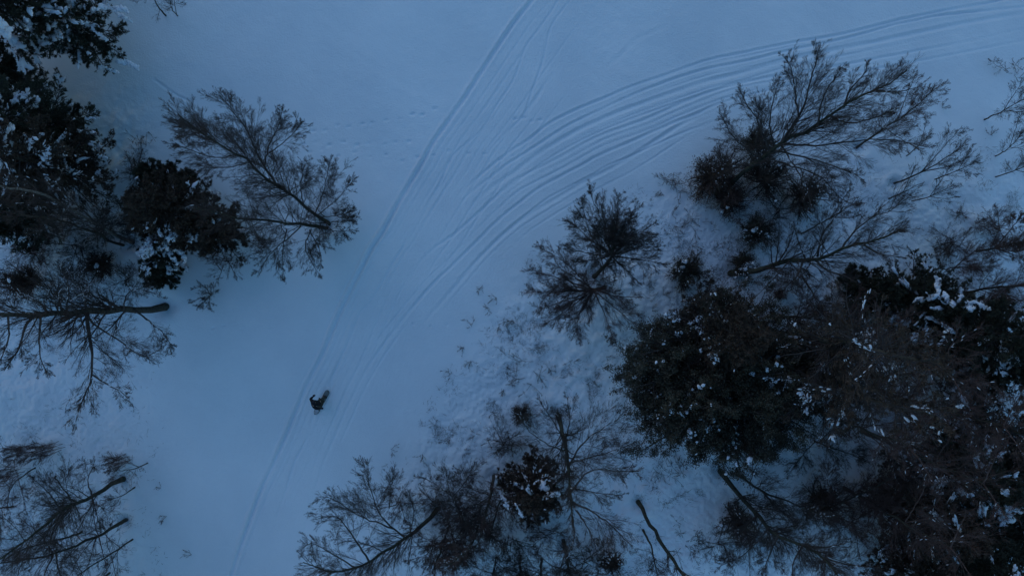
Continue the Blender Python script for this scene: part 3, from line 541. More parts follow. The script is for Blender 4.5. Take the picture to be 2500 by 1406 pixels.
bare_tree('bare_tree', 'leafless tree fanning down left over the clearing, lower of the pair right of the tracks', 'tree', [
    ([(1478, 702, 0), (1450, 708, 1.3), (1425, 710, 2.6), (1375, 712, 4.2)], .11, .03)] +
    fan(1448, 708, 1.5, [(1340, 640, 4), (1315, 600, 4.4), (1300, 660, 4.6), (1290, 715, 4.6), (1310, 760, 4.4), (1335, 790, 4.2), (1372, 800, 4), (1412, 830, 4), (1440, 785, 3.5), (1498, 830, 3.6), (1555, 800, 3.4), (1530, 745, 3.2), (1570, 725, 3), (1370, 670, 4.5), (1360, 750, 4.5)], .036), 42,
    n=(11, 8, 6, 4), maxlen=1.3, lenf=(.5, .5, .5, .5), tw='twig_red', up=.04, ang=(.25, .75), snow=.05)
bare_tree('bare_tree', 'biggest leafless tree at upper right, its broad crown crossing the curved tracks', 'tree', [
    ([(1752, 474, 0), (1816, 424, 2.0), (1906, 352, 4.8), (1996, 309, 7), (2075, 248, 9.2), (2140, 223, 10.5), (2215, 172, 12)], .14, .02),
    ([(1906, 352, 4.8), (1960, 266, 7), (1975, 212, 8.6), (2003, 110, 10.6)], .08, .01),
    ([(1950, 285, 6.6), (1940, 210, 8), (1928, 160, 9), (1915, 140, 9.6)], .05, .01),
    ([(1880, 375, 4), (1850, 300, 5.5), (1820, 250, 6.8), (1808, 222, 7.4)], .06, .01),
    ([(1860, 390, 3.4), (1800, 345, 4.8), (1770, 300, 5.8), (1755, 275, 6.4)], .05, .01),
    ([(1890, 360, 4.3), (1880, 300, 5.8), (1890, 240, 7), (1900, 200, 8)], .05, .01),
    ([(1906, 352, 4.8), (1996, 356, 6.5), (2104, 342, 8), (2200, 345, 9), (2240, 360, 9.5)], .06, .01),
    ([(1900, 395, 4), (1996, 428, 5.5), (2050, 482, 6.5), (2090, 500, 7)], .05, .01),
    ([(1900, 370, 4.4), (1990, 390, 6), (2070, 420, 7.2), (2110, 440, 8)], .05, .01),
    ([(2060, 262, 8.6), (2075, 220, 9.4), (2110, 180, 10.2), (2120, 150, 10.6)], .05, .01),
    ([(2030, 285, 8), (2070, 300, 8.8), (2130, 290, 9.6), (2190, 265, 10.4)], .05, .01),
    ([(1996, 309, 7), (2010, 240, 8.6), (2045, 180, 10), (2060, 160, 10.4)], .05, .01),
    ([(1840, 405, 2.8), (1760, 400, 4), (1720, 385, 4.8)], .04, .01),
    ([(1906, 352, 4.8), (1960, 440, 5.8), (1980, 500, 6.4)], .05, .01),
    ([(2140, 223, 10.5), (2190, 225, 11), (2235, 215, 11.4)], .04, .01)], 43, n=(10, 7, 6, 5), maxlen=1.9, lenf=(.45, .5, .5, .5), mt='bark_green', up=.06, ang=(.3, .85), snow=.12)
bare_tree('bare_tree', 'slender leafless tree on the right flank of the biggest upper right tree', 'tree', [
    ([(2097, 360, 0), (2140, 325, 1.8), (2212, 280, 4.4), (2266, 232, 6.4), (2280, 215, 7)], .07, .01), ([(2190, 295, 3.6), (2215, 230, 5.2), (2232, 190, 6)], .03, .008), ([(2160, 312, 2.6), (2200, 340, 3.6), (2245, 365, 4.4)], .025, .008)], 44, n=(11, 8, 6, 3), maxlen=1.3, tw='twig_red')
SL = [
    ([(2405, 292, 0), (2450, 270, 1.8), (2510, 235, 4)], .04, 'thin young tree at the right edge under the curved tracks, topmost of its row'),
    ([(2433, 382, 0), (2465, 360, 1.4), (2500, 320, 3)], .035, 'thin young tree at the right edge, second of the row'),
    ([(2433, 432, 0), (2480, 415, 1.6), (2540, 395, 3.6)], .035, 'thin young tree at the right edge, third of the row'),
    ([(2186, 447, 0), (2250, 420, 1.6), (2310, 385, 3.2), (2355, 355, 4.4)], .05, 'dark young tree on open snow below the slender tree, thickest of its little stand'),
    ([(2169, 486, 0), (2205, 470, 1), (2242, 450, 2)], .04, 'short stubby sapling left of the thickest young tree on the open snow'),
    ([(2225, 491, 0), (2270, 480, 1.2), (2330, 450, 2.6)], .035, 'thin sapling below the thickest young tree on the open snow'),
    ([(2213, 382, 0), (2245, 355, 1.2), (2275, 325, 2.4)], .03, 'thin sapling above the thickest young tree on the open snow'),
    ([(2118, 533, 0), (2170, 515, 1.5), (2220, 480, 3)], .035, 'bushy sapling above the snaking green trunk'),
    ([(1955, 572, 0), (2030, 530, 2.2), (2090, 495, 4)], .05, 'young tree with dry seed heads beside the snaking green trunk'),
    ([(2280, 440, 0), (2340, 415, 1.5), (2385, 395, 2.8)], .03, 'faint sapling furthest right of the stand on the open snow')]
for i, (pl, r, txt) in enumerate(SL):
    m = pl[1]; e = pl[-1]
    lim = [(pl, r, .01), ([m, ((m[0] + e[0]) / 2 - 4, (m[1] + e[1]) / 2 - 22, m[2] + .8), (e[0] - 10, e[1] - 42, e[2] - .2)], r * .5, .007), ([m, ((m[0] + e[0]) / 2 + 8, (m[1] + e[1]) / 2 + 20, m[2] + .8), (e[0] + 10, e[1] + 30, e[2] - .2)], r * .5, .007)]
    bare_tree('young_tree', txt, 'tree', lim, 250 + i, n=(9, 4, 4, 2), maxlen=1.0, up=.04, ang=(.3, .8), clumps=(300, .07) if i == 8 else None)
bare_tree('bare_tree', 'snaking mossy green trunk lying across the view at right centre, leafless, many crooked limbs', 'tree', [
    ([(1783, 668, 0), (1852, 658, 1.3), (1906, 640, 2.6), (1996, 630, 4.6), (2068, 608, 6.4), (2140, 585, 8), (2200, 560, 9)], .17, .03),
    ([(1996, 626, 4.6), (2008, 572, 5.8), (2040, 530, 6.8), (2070, 490, 7.4)], .06, .01),
    ([(1965, 630, 4), (1945, 575, 5), (1938, 548, 5.6)], .045, .01),
    ([(1900, 640, 2.6), (1925, 600, 3.8), (1942, 550, 5)], .04, .01),
    ([(1885, 650, 2.2), (1882, 600, 3.2), (1895, 560, 4.2)], .035, .01),
    ([(1960, 640, 4), (1945, 675, 4.6), (1920, 700, 5), (1910, 730, 5.2)], .05, .01),
    ([(1985, 632, 4.3), (1960, 670, 4.8), (1935, 690, 5)], .04, .01),
    ([(1990, 634, 4.4), (2020, 660, 5.2), (2060, 672, 6), (2090, 690, 6.6)], .06, .01),
    ([(1955, 670, 3.4), (1978, 705, 4), (2000, 735, 4.6), (2050, 745, 5)], .06, .01),
    ([(2110, 598, 7.2), (2150, 620, 7.8), (2215, 630, 8.4)], .05, .01),
    ([(2050, 612, 6), (2090, 560, 7), (2130, 530, 8), (2160, 500, 8.6)], .05, .01),
    ([(1930, 635, 3.2), (1870, 700, 3.8), (1830, 735, 4)], .035, .01)], 45, n=(9, 7, 6, 4), maxlen=1.6, lenf=(.45, .5, .5, .5), mt='bark_green', tw='twig', wig=.2, up=.03, snow=.1)

leafy('evergreen_shrub', 'round dark evergreen shrub dotted with snow, left of the snaking trunk foot', 'shrub', 1668, 662, 0.9, 1.15, 51, nleaf=14000, snow=40, snow_s=.035, L=.055)
leafy('evergreen_shrub', 'compact dark evergreen shrub with a few snow pads, above the snaking trunk foot', 'shrub', 1832, 572, 0.9, 1.05, 52, nleaf=15000, snow=26, snow_s=.045, L=.055)
leafy('evergreen_shrub', 'low evergreen shrub hugging the foot of the snaking trunk', 'shrub', 1805, 645, 0.5, .75, 53, nleaf=6000, snow=40, snow_s=.05, L=.055)
leafy('evergreen_shrub', 'tiny green shrub alone on the snow under the snaking trunk', 'shrub', 1900, 718, 0.3, .32, 54, nleaf=1800, snow=6, snow_s=.03, L=.05)
leafy('evergreen_shrub', 'small brownish shrub under the lower limb of the snaking trunk', 'shrub', 2065, 678, 0.6, .62, 55, nleaf=4000, snow=5, L=.05, lm='leaf_brown')
leafy('evergreen_shrub', 'round brown shrub at the bottom edge between two bare trunk feet', 'shrub', 1488, 1362, 0.8, .78, 56, nleaf=9000, snow=26, snow_s=.045, L=.055, lm='leaf_brown')
leafy('oak_bush', 'brown withered oak bush under the foot of the biggest upper right tree', 'bush', 1735, 440, 1.3, 1.6, 57, nleaf=17000, snow=10, snow_s=.05, L=.06, lm='leaf_brown')
leafy('oak_bush', 'dark withered bush right below the snowy foot of the biggest upper right tree', 'bush', 1768, 490, 0.9, 1.05, 58, nleaf=9000, snow=6, L=.055, lm='leaf_brown')
leafy('evergreen_bush', 'dark evergreen bush under the middle of the biggest upper right crown', 'bush', 1832, 362, 1.5, 1.3, 59, nleaf=7500, snow=4, L=.06, trunk_h=1.5)
leafy('oak_bush', 'thin brown leafed bush between the biggest upper right tree and the compact shrub', 'bush', 1955, 480, 1.0, 1.5, 60, nleaf=7000, snow=6, L=.06, lm='leaf_brown')
leafy('oak_bush', 'reddish brown bush right of the withered bush under the biggest upper right tree', 'bush', 1862, 442, 1.2, 1.6, 69, nleaf=10000, snow=6, L=.055, lm='leaf_brown')

leafy('evergreen_tree', 'broad black green leafy evergreen in the lower right middle, sprinkled with snow dots', 'evergreen tree', 1704, 905, 4.2, 5.3, 61, nleaf=330000, nl=190, snow=260, snow_s=.055, L=.08, trunk_r=.22, off=(0, 0), ball=(1, .86, .55))
conifer('larch_tree', 'tall brown fine twigged conifer above the broad leafy evergreen, blurred dark brown', 'larch tree', 1690, 800, 10.5, 2.3, 62, nm='needle_brown', nb=95, snow=.008, snow_s=1.2, c0=.25, prof=.7, blade=.10)
leafy('evergreen_tree', 'small snow flecked evergreen at the upper left corner of the broad leafy evergreen', 'evergreen tree', 1592, 838, 1.6, 1.25, 63, nleaf=16000, snow=50, snow_s=.045, L=.06)
conifer('spruce_tree', 'snow crowned spruce at right with big white lumps on its sunny side', 'spruce tree', 2170, 735, 6.0, 2.5, 64, nb=80, snow=.10, snow_s=1.5, prof=.55, lean=(.3, -.2), streaks=[(.10, [(2288, 685), (2290, 712), (2275, 730)]), (.08, [(2235, 735), (2270, 728)]), (.09, [(2305, 720), (2325, 745)]), (.12, [(2230, 825), (2255, 822), (2275, 805)]), (.07, [(2300, 790), (2325, 805)]), (.07, [(2375, 735), (2415, 755)]), (.05, [(2260, 770), (2262, 800)]), (.05, [(2180, 700), (2195, 690)])])
conifer('spruce_tree', 'dark snowless spruce joined to the left side of the snow crowned spruce', 'spruce tree', 2085, 715, 4.2, 1.5, 65, nb=50, snow=.015, prof=.6)
conifer('pine_tree', 'tall brown pine whose trunk starts nearest the broad evergreen, upper of two parallel trunks', 'pine tree', 1873, 808, 14.0, 2.6, 66, nm='needle_brown', nb=52, snow=.015, snow_s=1.4, c0=.42, prof=.5, lean=(.8, -.2), gap=.56, dens=.7)
conifer('pine_tree', 'tall brown pine, lower of the two parallel trunks right of the broad evergreen', 'pine tree', 1900, 885, 13.5, 2.6, 67, nm='needle_brown', nb=49, snow=.012, snow_s=1.4, c0=.40, prof=.5, lean=(.6, -.6), gap=.56, dens=.7)
conifer('pine_tree', 'pine with scattered snow clumps right of the snow crowned spruce, near the frame edge', 'pine tree', 2260, 800, 9.0, 2.5, 68, nb=75, snow=.035, snow_s=1.6, prof=.6)
conifer('pine_tree', 'dark pine with two bright snow pads at the right frame edge, middle height', 'pine tree', 2330, 880, 8.5, 2.3, 70, nb=75, snow=.03, snow_s=1.7, prof=.6, nm='needle', streaks=[(.09, [(2445, 845), (2460, 860)]), (.07, [(2452, 870), (2460, 872)])])
conifer('pine_tree', 'dark pine at lower right, just left of the pine with a white snow sheet', 'pine tree', 2225, 1110, 8.0, 2.4, 73, nb=75, snow=.08, snow_s=1.8, prof=.6, streaks=[(.08, [(2345, 1200), (2372, 1210)]), (.08, [(2420, 1335), (2455, 1350)])])
conifer('pine_tree', 'brown black pine at lower right, its trunk foot beside the bluish snow gap', 'pine tree', 2150, 1200, 8.5, 2.3, 74, nm='needle_brown', nb=75, snow=.02, snow_s=1.4, prof=.6)
conifer('pine_tree', 'pine at the bottom right corner with short level snow streaks', 'pine tree', 2250, 1290, 7.5, 2.3, 75, nb=75, snow=.04, snow_s=1.3, prof=.6)
conifer('pine_tree', 'pine cut by the bottom frame edge, leftmost of the bottom right pines', 'pine tree', 2160, 1345, 7.0, 2.0, 76, nm='needle_brown', nb=65, snow=.03, snow_s=1.2, prof=.6)
conifer('pine_tree', 'pine cut by the right frame edge above the one with the white sheet', 'pine tree', 2300, 1000, 9.0, 2.4, 77, nm='needle_brown', nb=43, snow=.02, snow_s=1.3, prof=.6, gap=.56, dens=.7)
bare_tree('bare_tree', 'reddish leafless crown at the right frame edge above the long level trunk', 'tree', [
    ([(2385, 615, 0), (2430, 605, 2), (2500, 590, 5)], .08, .02), ([(2430, 605, 2), (2460, 570, 3.5), (2500, 520, 5)], .04, .01), ([(2430, 606, 2), (2470, 620, 3.5), (2520, 640, 5)], .04, .01)], 46, n=(13, 7, 6, 2), maxlen=1.3, tw='twig_red', snow=.06, clumps=(2500, .06))
bare_tree('bare_tree', 'long level leafless trunk running off the right edge, behind the snow crowned spruce', 'tree', [
    ([(2300, 716, 0), (2360, 712, 2), (2430, 702, 4.5), (2540, 692, 7)], .08, .03)], 47, n=(12, 7, 6, 3), maxlen=1.8, tw='twig_red')
bare_tree('bare_tree', 'twiggy reddish tree between the snow crowned spruce and the right frame edge', 'tree', [
    ([(2250, 660, 0), (2330, 655, 2.5), (2420, 650, 5)], .05, .012), ([(2330, 655, 2.5), (2370, 620, 4), (2400, 600, 5)], .03, .008)], 48, n=(14, 8, 6, 3), maxlen=1.3, tw='twig_red')
bare_tree('bare_tree', 'short bare trunk with a snowy elbow, above the two parallel pine trunks', 'tree', [
    ([(1873, 773, 0), (1940, 775, 1.8), (2030, 782, 3.6), (2120, 790, 5.5)], .09, .02), ([(1905, 775, 1), (1885, 755, 1.4), (1875, 742, 1.8)], .05, .03), ([(1990, 778, 2.8), (2050, 740, 4), (2100, 730, 5)], .03, .01)], 49, n=(12, 7, 6, 3), maxlen=1.5, snow=.35)
bare_tree('bare_tree', 'tangled leafless tree with snowed limbs amid the two tall brown pines', 'tree', [
    ([(1960, 900, 0), (2030, 920, 2.5), (2120, 950, 5), (2230, 990, 8)], .10, .02), ([(2030, 920, 2.5), (2060, 870, 4), (2100, 830, 5.4)], .04, .01), ([(2030, 920, 2.5), (2050, 980, 4), (2110, 1040, 5.4)], .04, .01), ([(2120, 950, 5), (2180, 920, 6), (2260, 900, 7.5)], .04, .01)], 50, n=(10, 6, 6, 2), maxlen=1.8, tw='twig_red', snow=.3)

for i, (pl, r, txt) in enumerate([
    ([(1930, 985, 0), (2010, 1010, 3), (2100, 1045, 6), (2220, 1090, 10)], .10, 'bare reddish twigged tree over the bluish gap in the right wood'),
    ([(2100, 1050, 0), (2180, 1085, 3), (2280, 1130, 6.5), (2400, 1180, 10)], .10, 'bare twigged tree with its haze of twigs above the white sheet pine'),
    ([(1990, 840, 0), (2060, 852, 3), (2160, 868, 6.5), (2300, 890, 11)], .10, 'bare brown twigged tree between the snow crowned spruce and the tall pines'),
    ([(2140, 950, 0), (2220, 975, 3), (2320, 1005, 6), (2450, 1040, 9.5)], .10, 'bare twigged tree with small snow clots in the middle of the right wood'),
    ([(2060, 1190, 0), (2120, 1225, 2.6), (2210, 1275, 6), (2320, 1335, 9.5)], .10, 'bare twigged tree over the diagonal strip of shaded snow at lower right'),
    ([(1880, 760, 0), (1950, 790, 2.5), (2040, 820, 5.5), (2120, 850, 8)], .08, 'slim bare tree starting right above the two parallel pine trunks')]):
    m = pl[2]; e = pl[3]; q = pl[1]
    lim = [(pl, r, .02)] + [([q2, (q2[0] + dx * .55, q2[1] + dy * .5, q2[2] + 1.4), (q2[0] + dx, q2[1] + dy, q2[2] + 2.6)], .035, .008) for q2, dx, dy in ((q, 40, -80), (q, 80, 70), (m, 60, -110), (m, 100, 90), (m, 150, -30), (e, 40, -90), (e, 60, 90), (q, 0, 70))]
    bare_tree('bare_tree', txt, 'tree', lim, 300 + i, n=(8, 5, 6, 2), maxlen=1.8, tw='twig_red', snow=.07, up=.02)
conifer('pine_tree', 'snow sheeted pine at the lower right frame edge, behind the dark lower right pines', 'pine tree', 2330, 1170, 5.5, 2.3, 97, nb=60, snow=.10, snow_s=1.8, prof=.6, streaks=[(.16, [(2425, 1238), (2460, 1245), (2492, 1240)]), (.13, [(2440, 1262), (2470, 1270)])])
conifer('pine_tree', 'dark pine at the right frame edge over the snow sheeted pine', 'pine tree', 2385, 1090, 5.0, 2.3, 98, nb=60, snow=.03, prof=.6)
conifer('pine_tree', 'dark pine at the right frame edge under the snow sheeted pine', 'pine tree', 2400, 1270, 5.0, 2.2, 99, nb=60, snow=.05, prof=.6)
conifer('pine_tree', 'pine added at the left frame edge to darken the gap under the corner pine', 'pine tree', 70, 205, 6.5, 2.0, 95, nb=45, snow=.05, prof=.6, gap=.3)  # added pine, stands in for the band of shaded snow here
conifer('pine_tree', 'brown shaded pine in the dark left thicket behind the little snow patched spruce', 'pine tree', 440, 525, 5.0, 1.7, 96, nb=50, nm='needle_brown', snow=.05, prof=.6)
for i, (x, y, h) in enumerate([(560, 1640, 15), (760, 1720, 16), (960, 1620, 14), (380, 1600, 15), (140, 1560, 16), (-160, 1250, 15), (-200, 900, 16), (-110, 150, 15), (-160, 420, 15), (60, -130, 14), (260, -160, 13)]):  # unseen pines added outside the frame to darken the snow inside it
    conifer('pine_tree', 'unseen tall pine added beyond the frame to shade the snow', 'pine tree', x, y, h, 3.2, 400 + i, nb=40, snow=.02, dens=.45, c0=.1, group='unseen shading pines beyond the frame')
TH = [ # understorey: low, much branched young trees, each with its own foot
    (250, 560, 1.9, 10, 'twiggy understorey tree in the dark left thicket, right of the narrow spruce'), (60, 620, 1.9, 11, 'twiggy understorey tree at the left frame edge above the brown shrubs'), (330, 520, 1.8, 12, 'twiggy brown tree between the dark left pines and the two grey trunks'), (545, 640, 1.5, 13, 'brown twiggy undergrowth at the lower rim of the left thicket, below the birch foot'), (330, 400, 1.4, 14, 'twiggy brown growth right of the tufted left pine'),
    (70, 560, 1.9, 31, 'dense dark undergrowth at the left edge beside the narrow snow streaked spruce'), (190, 600, 1.8, 32, 'dense undergrowth below the pale grey trunk in the left thicket'), (30, 700, 1.6, 33, 'dense undergrowth at the left edge above the huge trunk'), (310, 690, 1.6, 34, 'dense undergrowth right of the round brown green shrub at left'), (390, 470, 1.5, 35, 'dark twigs between the tufted pine and the slim pointed pine'), (640, 600, 1.3, 36, 'reddish twigs left of the tree spreading below the birch'),
    (1060, 1330, 1.7, 37, 'brown twiggy undergrowth right of the leaning bottom tree'), (1180, 1300, 1.6, 38, 'twiggy undergrowth left of the row of bare trunk feet'), (1330, 1300, 1.5, 39, 'twiggy undergrowth between the bare trunk feet and the broad spruce'), (1230, 1080, 1.2, 40, 'twiggy growth between the reddish bush and the broad spruce'), (1830, 1320, 1.5, 41, 'twiggy undergrowth left of the fork of the long mossy trunk'),
    (790, 548, 1.7, 42, 'dense burst of fine twigs round the feet of the tall birch and its neighbour'), (1765, 430, 1.9, 43, 'dense twigs around the foot of the biggest upper right tree'), (1840, 400, 1.9, 44, 'dense twigs right above the foot of the biggest upper right tree'), (1800, 500, 1.7, 45, 'dense twigs below the foot of the biggest upper right tree'), (1060, 1225, 1.5, 46, 'brown twigs around the foot of the leaning bottom tree'), (1460, 690, 1.2, 47, 'short twigs round the feet of the leafless pair right of the tracks'),
    (210, 690, 1.4, 15, 'twiggy growth between the two brown shrubs at left'), (1250, 1320, 1.7, 16, 'twiggy tree under the broad spruce near the bottom edge'), (1130, 1250, 1.6, 17, 'reddish twiggy tree behind the small forked one near the bottom'), (1430, 1370, 1.5, 18, 'twiggy tree at the bottom edge left of the round brown shrub'), (980, 1230, 1.5, 19, 'twiggy tree above the middle of the leaning bottom tree'),
    (1900, 1290, 1.8, 20, 'tangled twiggy tree right of the fork of the long mossy trunk'), (2020, 1370, 1.8, 21, 'twiggy tree at the bottom edge left of the bottom right pines'), (1760, 1330, 1.6, 22, 'twiggy tree left of the long mossy trunk near the bottom'), (2080, 1280, 1.8, 23, 'twiggy tree at lower right beside the shaded strip of snow'), (2330, 600, 1.7, 24, 'reddish twiggy tree above the snow crowned spruce'),
    (2440, 560, 1.7, 25, 'reddish twiggy tree at the right edge beside the crown above the level trunk'), (2420, 730, 1.8, 26, 'twiggy tree at the right edge under the long level trunk'), (1980, 740, 1.6, 27, 'twiggy tree under the lower limb of the snaking trunk'), (1740, 720, 1.5, 28, 'twiggy brown growth between the round shrub and the brown larch'), (1930, 690, 1.3, 29, 'twiggy growth around the tiny green shrub'), (1900, 520, 1.5, 30, 'twiggy growth right of the compact shrub above the snaking trunk')]
for (x, y, s_, sd_, txt) in TH:
    rs = np.random.RandomState(800 + sd_); lim = []
    for j in range(8):
        a = rs.rand() * 6.28; L = s_ * (.45 + .5 * rs.rand()); hh = 1.2 + 1.4 * rs.rand(); bx, by = x + rs.randn() * 7, y + rs.randn() * 7
        lim.append(([(bx, by, 0), (bx + math.cos(a) * L * 20, by + math.sin(a) * L * 20, hh * .55), (bx + math.cos(a) * L * 46, by + math.sin(a) * L * 46, hh)], .025, .006))
    bare_tree('young_tree', txt, 'tree', lim, 820 + sd_, n=(11, 4, 5, 0), maxlen=.85, tw='twig_red' if sd_ % 2 else 'twig', t0=.1, snow=.05)
# ------------------------------------------------------------------ bottom middle and bottom right
conifer('spruce_tree', 'broad spruce with white snow tufts at bottom centre beside the upright leafless tree', 'spruce tree', 1300, 1165, 5.0, 1.75, 81, nb=75, snow=.10, snow_s=1.1, prof=.5, nm='needle_brown', streaks=[(.08, [(1310, 1178), (1328, 1188)]), (.07, [(1250, 1178), (1275, 1190)]), (.06, [(1222, 1200), (1240, 1240)]), (.08, [(1362, 1205), (1376, 1240)]), (.07, [(1182, 1250), (1200, 1240)]), (.05, [(1260, 1230), (1275, 1260)])])
bare_tree('bare_tree', 'leafless tree with a dark stub, rising beside the broad spruce and spraying twigs right', 'tree', [
    ([(1362, 1012, 0), (1373, 1060, 2.2), (1386, 1130, 5), (1393, 1200, 7.5), (1398, 1270, 9.5)], .13, .03),
    ([(1388, 1140, 5.2), (1420, 1085, 6), (1470, 1045, 7), (1530, 1010, 8)], .05, .01),
    ([(1386, 1130, 5), (1430, 1120, 6), (1500, 1100, 7), (1550, 1080, 7.6)], .04, .01),
    ([(1393, 1200, 7.4), (1440, 1150, 8), (1510, 1150, 8.6), (1560, 1150, 9)], .05, .01),
    ([(1395, 1225, 8), (1440, 1245, 8.6), (1490, 1280, 9.2), (1545, 1335, 10)], .05, .01),
    ([(1395, 1225, 8), (1430, 1280, 8.8), (1460, 1340, 9.4)], .05, .01),
    ([(1393, 1190, 7.2), (1440, 1200, 8), (1520, 1210, 8.8)], .035, .01),
    ([(1375, 1070, 2.6), (1345, 1020, 3.6), (1320, 985, 4.6)], .035, .01),
    ([(1378, 1085, 3), (1390, 1030, 4), (1385, 970, 5)], .035, .01),
    ([(1380, 1100, 3.6), (1330, 1080, 4.6), (1290, 1050, 5.4), (1265, 1010, 6)], .035, .01),
    ([(1398, 1260, 9), (1400, 1320, 9.6), (1370, 1370, 10)], .04, .01)], 82, n=(11, 7, 6, 4), maxlen=1.5, mt='bark_green', up=.02, ang=(.3, .8), snow=.25)
bare_tree('bare_tree', 'leafless tree leaning down left at the bottom edge, crown spread over the snow slope', 'tree', [
    ([(1070, 1242, 0), (1000, 1305, 2.2), (905, 1368, 4.8), (870, 1388, 5.8), (800, 1392, 7.4), (740, 1372, 8.6)], .115, .02),
    ([(990, 1312, 2.4), (940, 1270, 3.6), (910, 1215, 4.8), (895, 1140, 6)], .05, .01),
    ([(950, 1240, 3.6), (955, 1190, 4.6), (962, 1150, 5.4)], .03, .008),
    ([(960, 1290, 3), (870, 1255, 4.6), (820, 1220, 5.6), (780, 1212, 6.2)], .04, .01),
    ([(900, 1368, 4.8), (855, 1300, 5.8), (820, 1260, 6.6), (770, 1268, 7.2)], .05, .01),
    ([(870, 1386, 5.6), (800, 1345, 6.6), (760, 1325, 7.2), (735, 1340, 7.6)], .04, .01),
    ([(1000, 1305, 2.2), (1010, 1250, 3.4), (1000, 1200, 4.2)], .035, .01),
    ([(940, 1350, 4), (900, 1330, 5), (850, 1320, 5.6)], .03, .01),
    ([(800, 1392, 7.2), (770, 1410, 7.6), (740, 1420, 8)], .03, .01)], 83, n=(10, 7, 6, 4), maxlen=1.5, mt='bark_green', up=.03, ang=(.3, .8))
bare_tree('bare_tree', 'small forked leafless tree between the leaning tree and the broad spruce', 'tree', [
    ([(1150, 1310, 0), (1125, 1250, 2.2), (1100, 1205, 3.8), (1090, 1150, 5)], .05, .01), ([(1105, 1212, 3.6), (1060, 1180, 4.6), (1020, 1160, 5.2)], .03, .008), ([(1105, 1212, 3.6), (1140, 1170, 4.6), (1160, 1130, 5.2)], .03, .008), ([(1125, 1250, 2.2), (1140, 1290, 3), (1165, 1240, 4)], .025, .008)], 84, n=(11, 7, 6, 3), maxlen=1.1, snow=.1, up=.02)
BT = [([(1205, 1162, 0), (1198, 1210, 2), (1180, 1280, 4.4)], .09, 'thick short trunk touching the left side of the broad spruce'),
      ([(1175, 1232, 0), (1165, 1290, 2.4), (1140, 1345, 4.6), (1090, 1380, 6)], .07, 'bent trunk with snow left of the broad spruce'),
      ([(1095, 1285, 0), (1080, 1330, 2), (1055, 1400, 4.5)], .06, 'brown twigged tree at the bottom between spruce and leaning tree'),
      ([(1212, 1360, 0), (1204, 1400, 2), (1190, 1450, 4)], .07, 'bare trunk foot at the bottom edge, leftmost of the row under the broad spruce'),
      ([(1270, 1355, 0), (1270, 1400, 2.2), (1272, 1460, 4)], .08, 'bare trunk foot at the bottom edge directly under the broad spruce'),
      ([(1322, 1365, 0), (1320, 1400, 1.8), (1322, 1460, 4)], .07, 'bare trunk foot at the bottom edge, right of the one directly under the spruce'),
      ([(1376, 1322, 0), (1390, 1395, 3.4), (1400, 1450, 5.5)], .11, 'mossy straight trunk at the bottom edge, right of the broad spruce'),
      ([(1240, 1180, 0), (1215, 1240, 2.2), (1195, 1320, 4.4)], .06, 'leafless tree half hidden behind the broad spruce on its left')]
for i, (pl, r, txt) in enumerate(BT):
    m = pl[1]
    lim = [(pl, r, r * .4), ([m, (m[0] - 50, m[1] - 20, m[2] + 1), (m[0] - 90, m[1] - 60, m[2] + 1.6)], r * .35, .008), ([m, (m[0] - 30, m[1] + 20, m[2] + 1), (m[0] - 90, m[1] + 40, m[2] + 2)], r * .35, .008), ([m, (m[0] + 30, m[1] + 10, m[2] + 1), (m[0] + 60, m[1] + 50, m[2] + 2)], r * .35, .008)]
    bare_tree('bare_tree', txt, 'tree', lim, 270 + i, n=(13, 7, 6, 4), maxlen=1.3, tw='twig_red' if i < 3 else 'twig', snow=.15, wig=.2, clumps=(1500, .05) if i in (1, 2) else None)
bare_tree('bare_tree', 'bare crooked mossy trunk with a cut top, bottom edge right of the round brown shrub', 'tree', [
    ([(1558, 1226, 0), (1592, 1285, 2.0), (1625, 1340, 4), (1665, 1400, 6), (1700, 1460, 8)], .11, .06)], 85, n=(4, 5, 4, 2), maxlen=.9, mt='bark_green', t0=.5)
bare_tree('bare_tree', 'thin crooked trunk left of the cut mossy trunk at the bottom edge', 'tree', [
    ([(1570, 1292, 0), (1590, 1335, 1.6), (1600, 1385, 3), (1620, 1440, 4.5)], .06, .02)], 86, n=(10, 6, 5, 3), maxlen=1.1, t0=.4)
bare_tree('bare_tree', 'long mossy leafless trunk running diagonally below the broad leafy evergreen', 'tree', [
    ([(1760, 1150, 0), (1792, 1195, 1.5), (1850, 1258, 3.4), (1900, 1305, 5), (1960, 1332, 6.4), (2010, 1360, 7.8), (2060, 1430, 9.5)], .14, .03),
    ([(1900, 1305, 5), (1880, 1350, 6), (1860, 1400, 7)], .05, .01), ([(1960, 1332, 6.4), (2020, 1335, 7.2), (2080, 1320, 8)], .05, .01), ([(1960, 1332, 6.4), (1935, 1380, 7.4), (1940, 1430, 8)], .05, .01),
    ([(1850, 1258, 3.4), (1800, 1290, 4.6), (1750, 1300, 5.2)], .04, .01), ([(2010, 1360, 7.8), (2080, 1380, 8.6), (2150, 1385, 9.2)], .04, .01), ([(1880, 1285, 4.4), (1820, 1350, 5.6), (1760, 1380, 6.6)], .04, .01)], 87, n=(12, 8, 7, 4), maxlen=1.5, mt='bark_green', snow=.1, up=.02)
bare_tree('bare_tree', 'leafless tree parallel to and above the long mossy diagonal trunk', 'tree', [
    ([(1800, 1160, 0), (1860, 1198, 1.8), (1930, 1225, 3.6), (2020, 1265, 6)], .08, .015), ([(1860, 1198, 1.8), (1900, 1240, 3.2), (1960, 1290, 4.6)], .05, .01), ([(1830, 1180, 1), (1850, 1130, 2.4), (1900, 1090, 3.6)], .03, .008)], 88, n=(13, 8, 7, 4), maxlen=1.4, snow=.2)
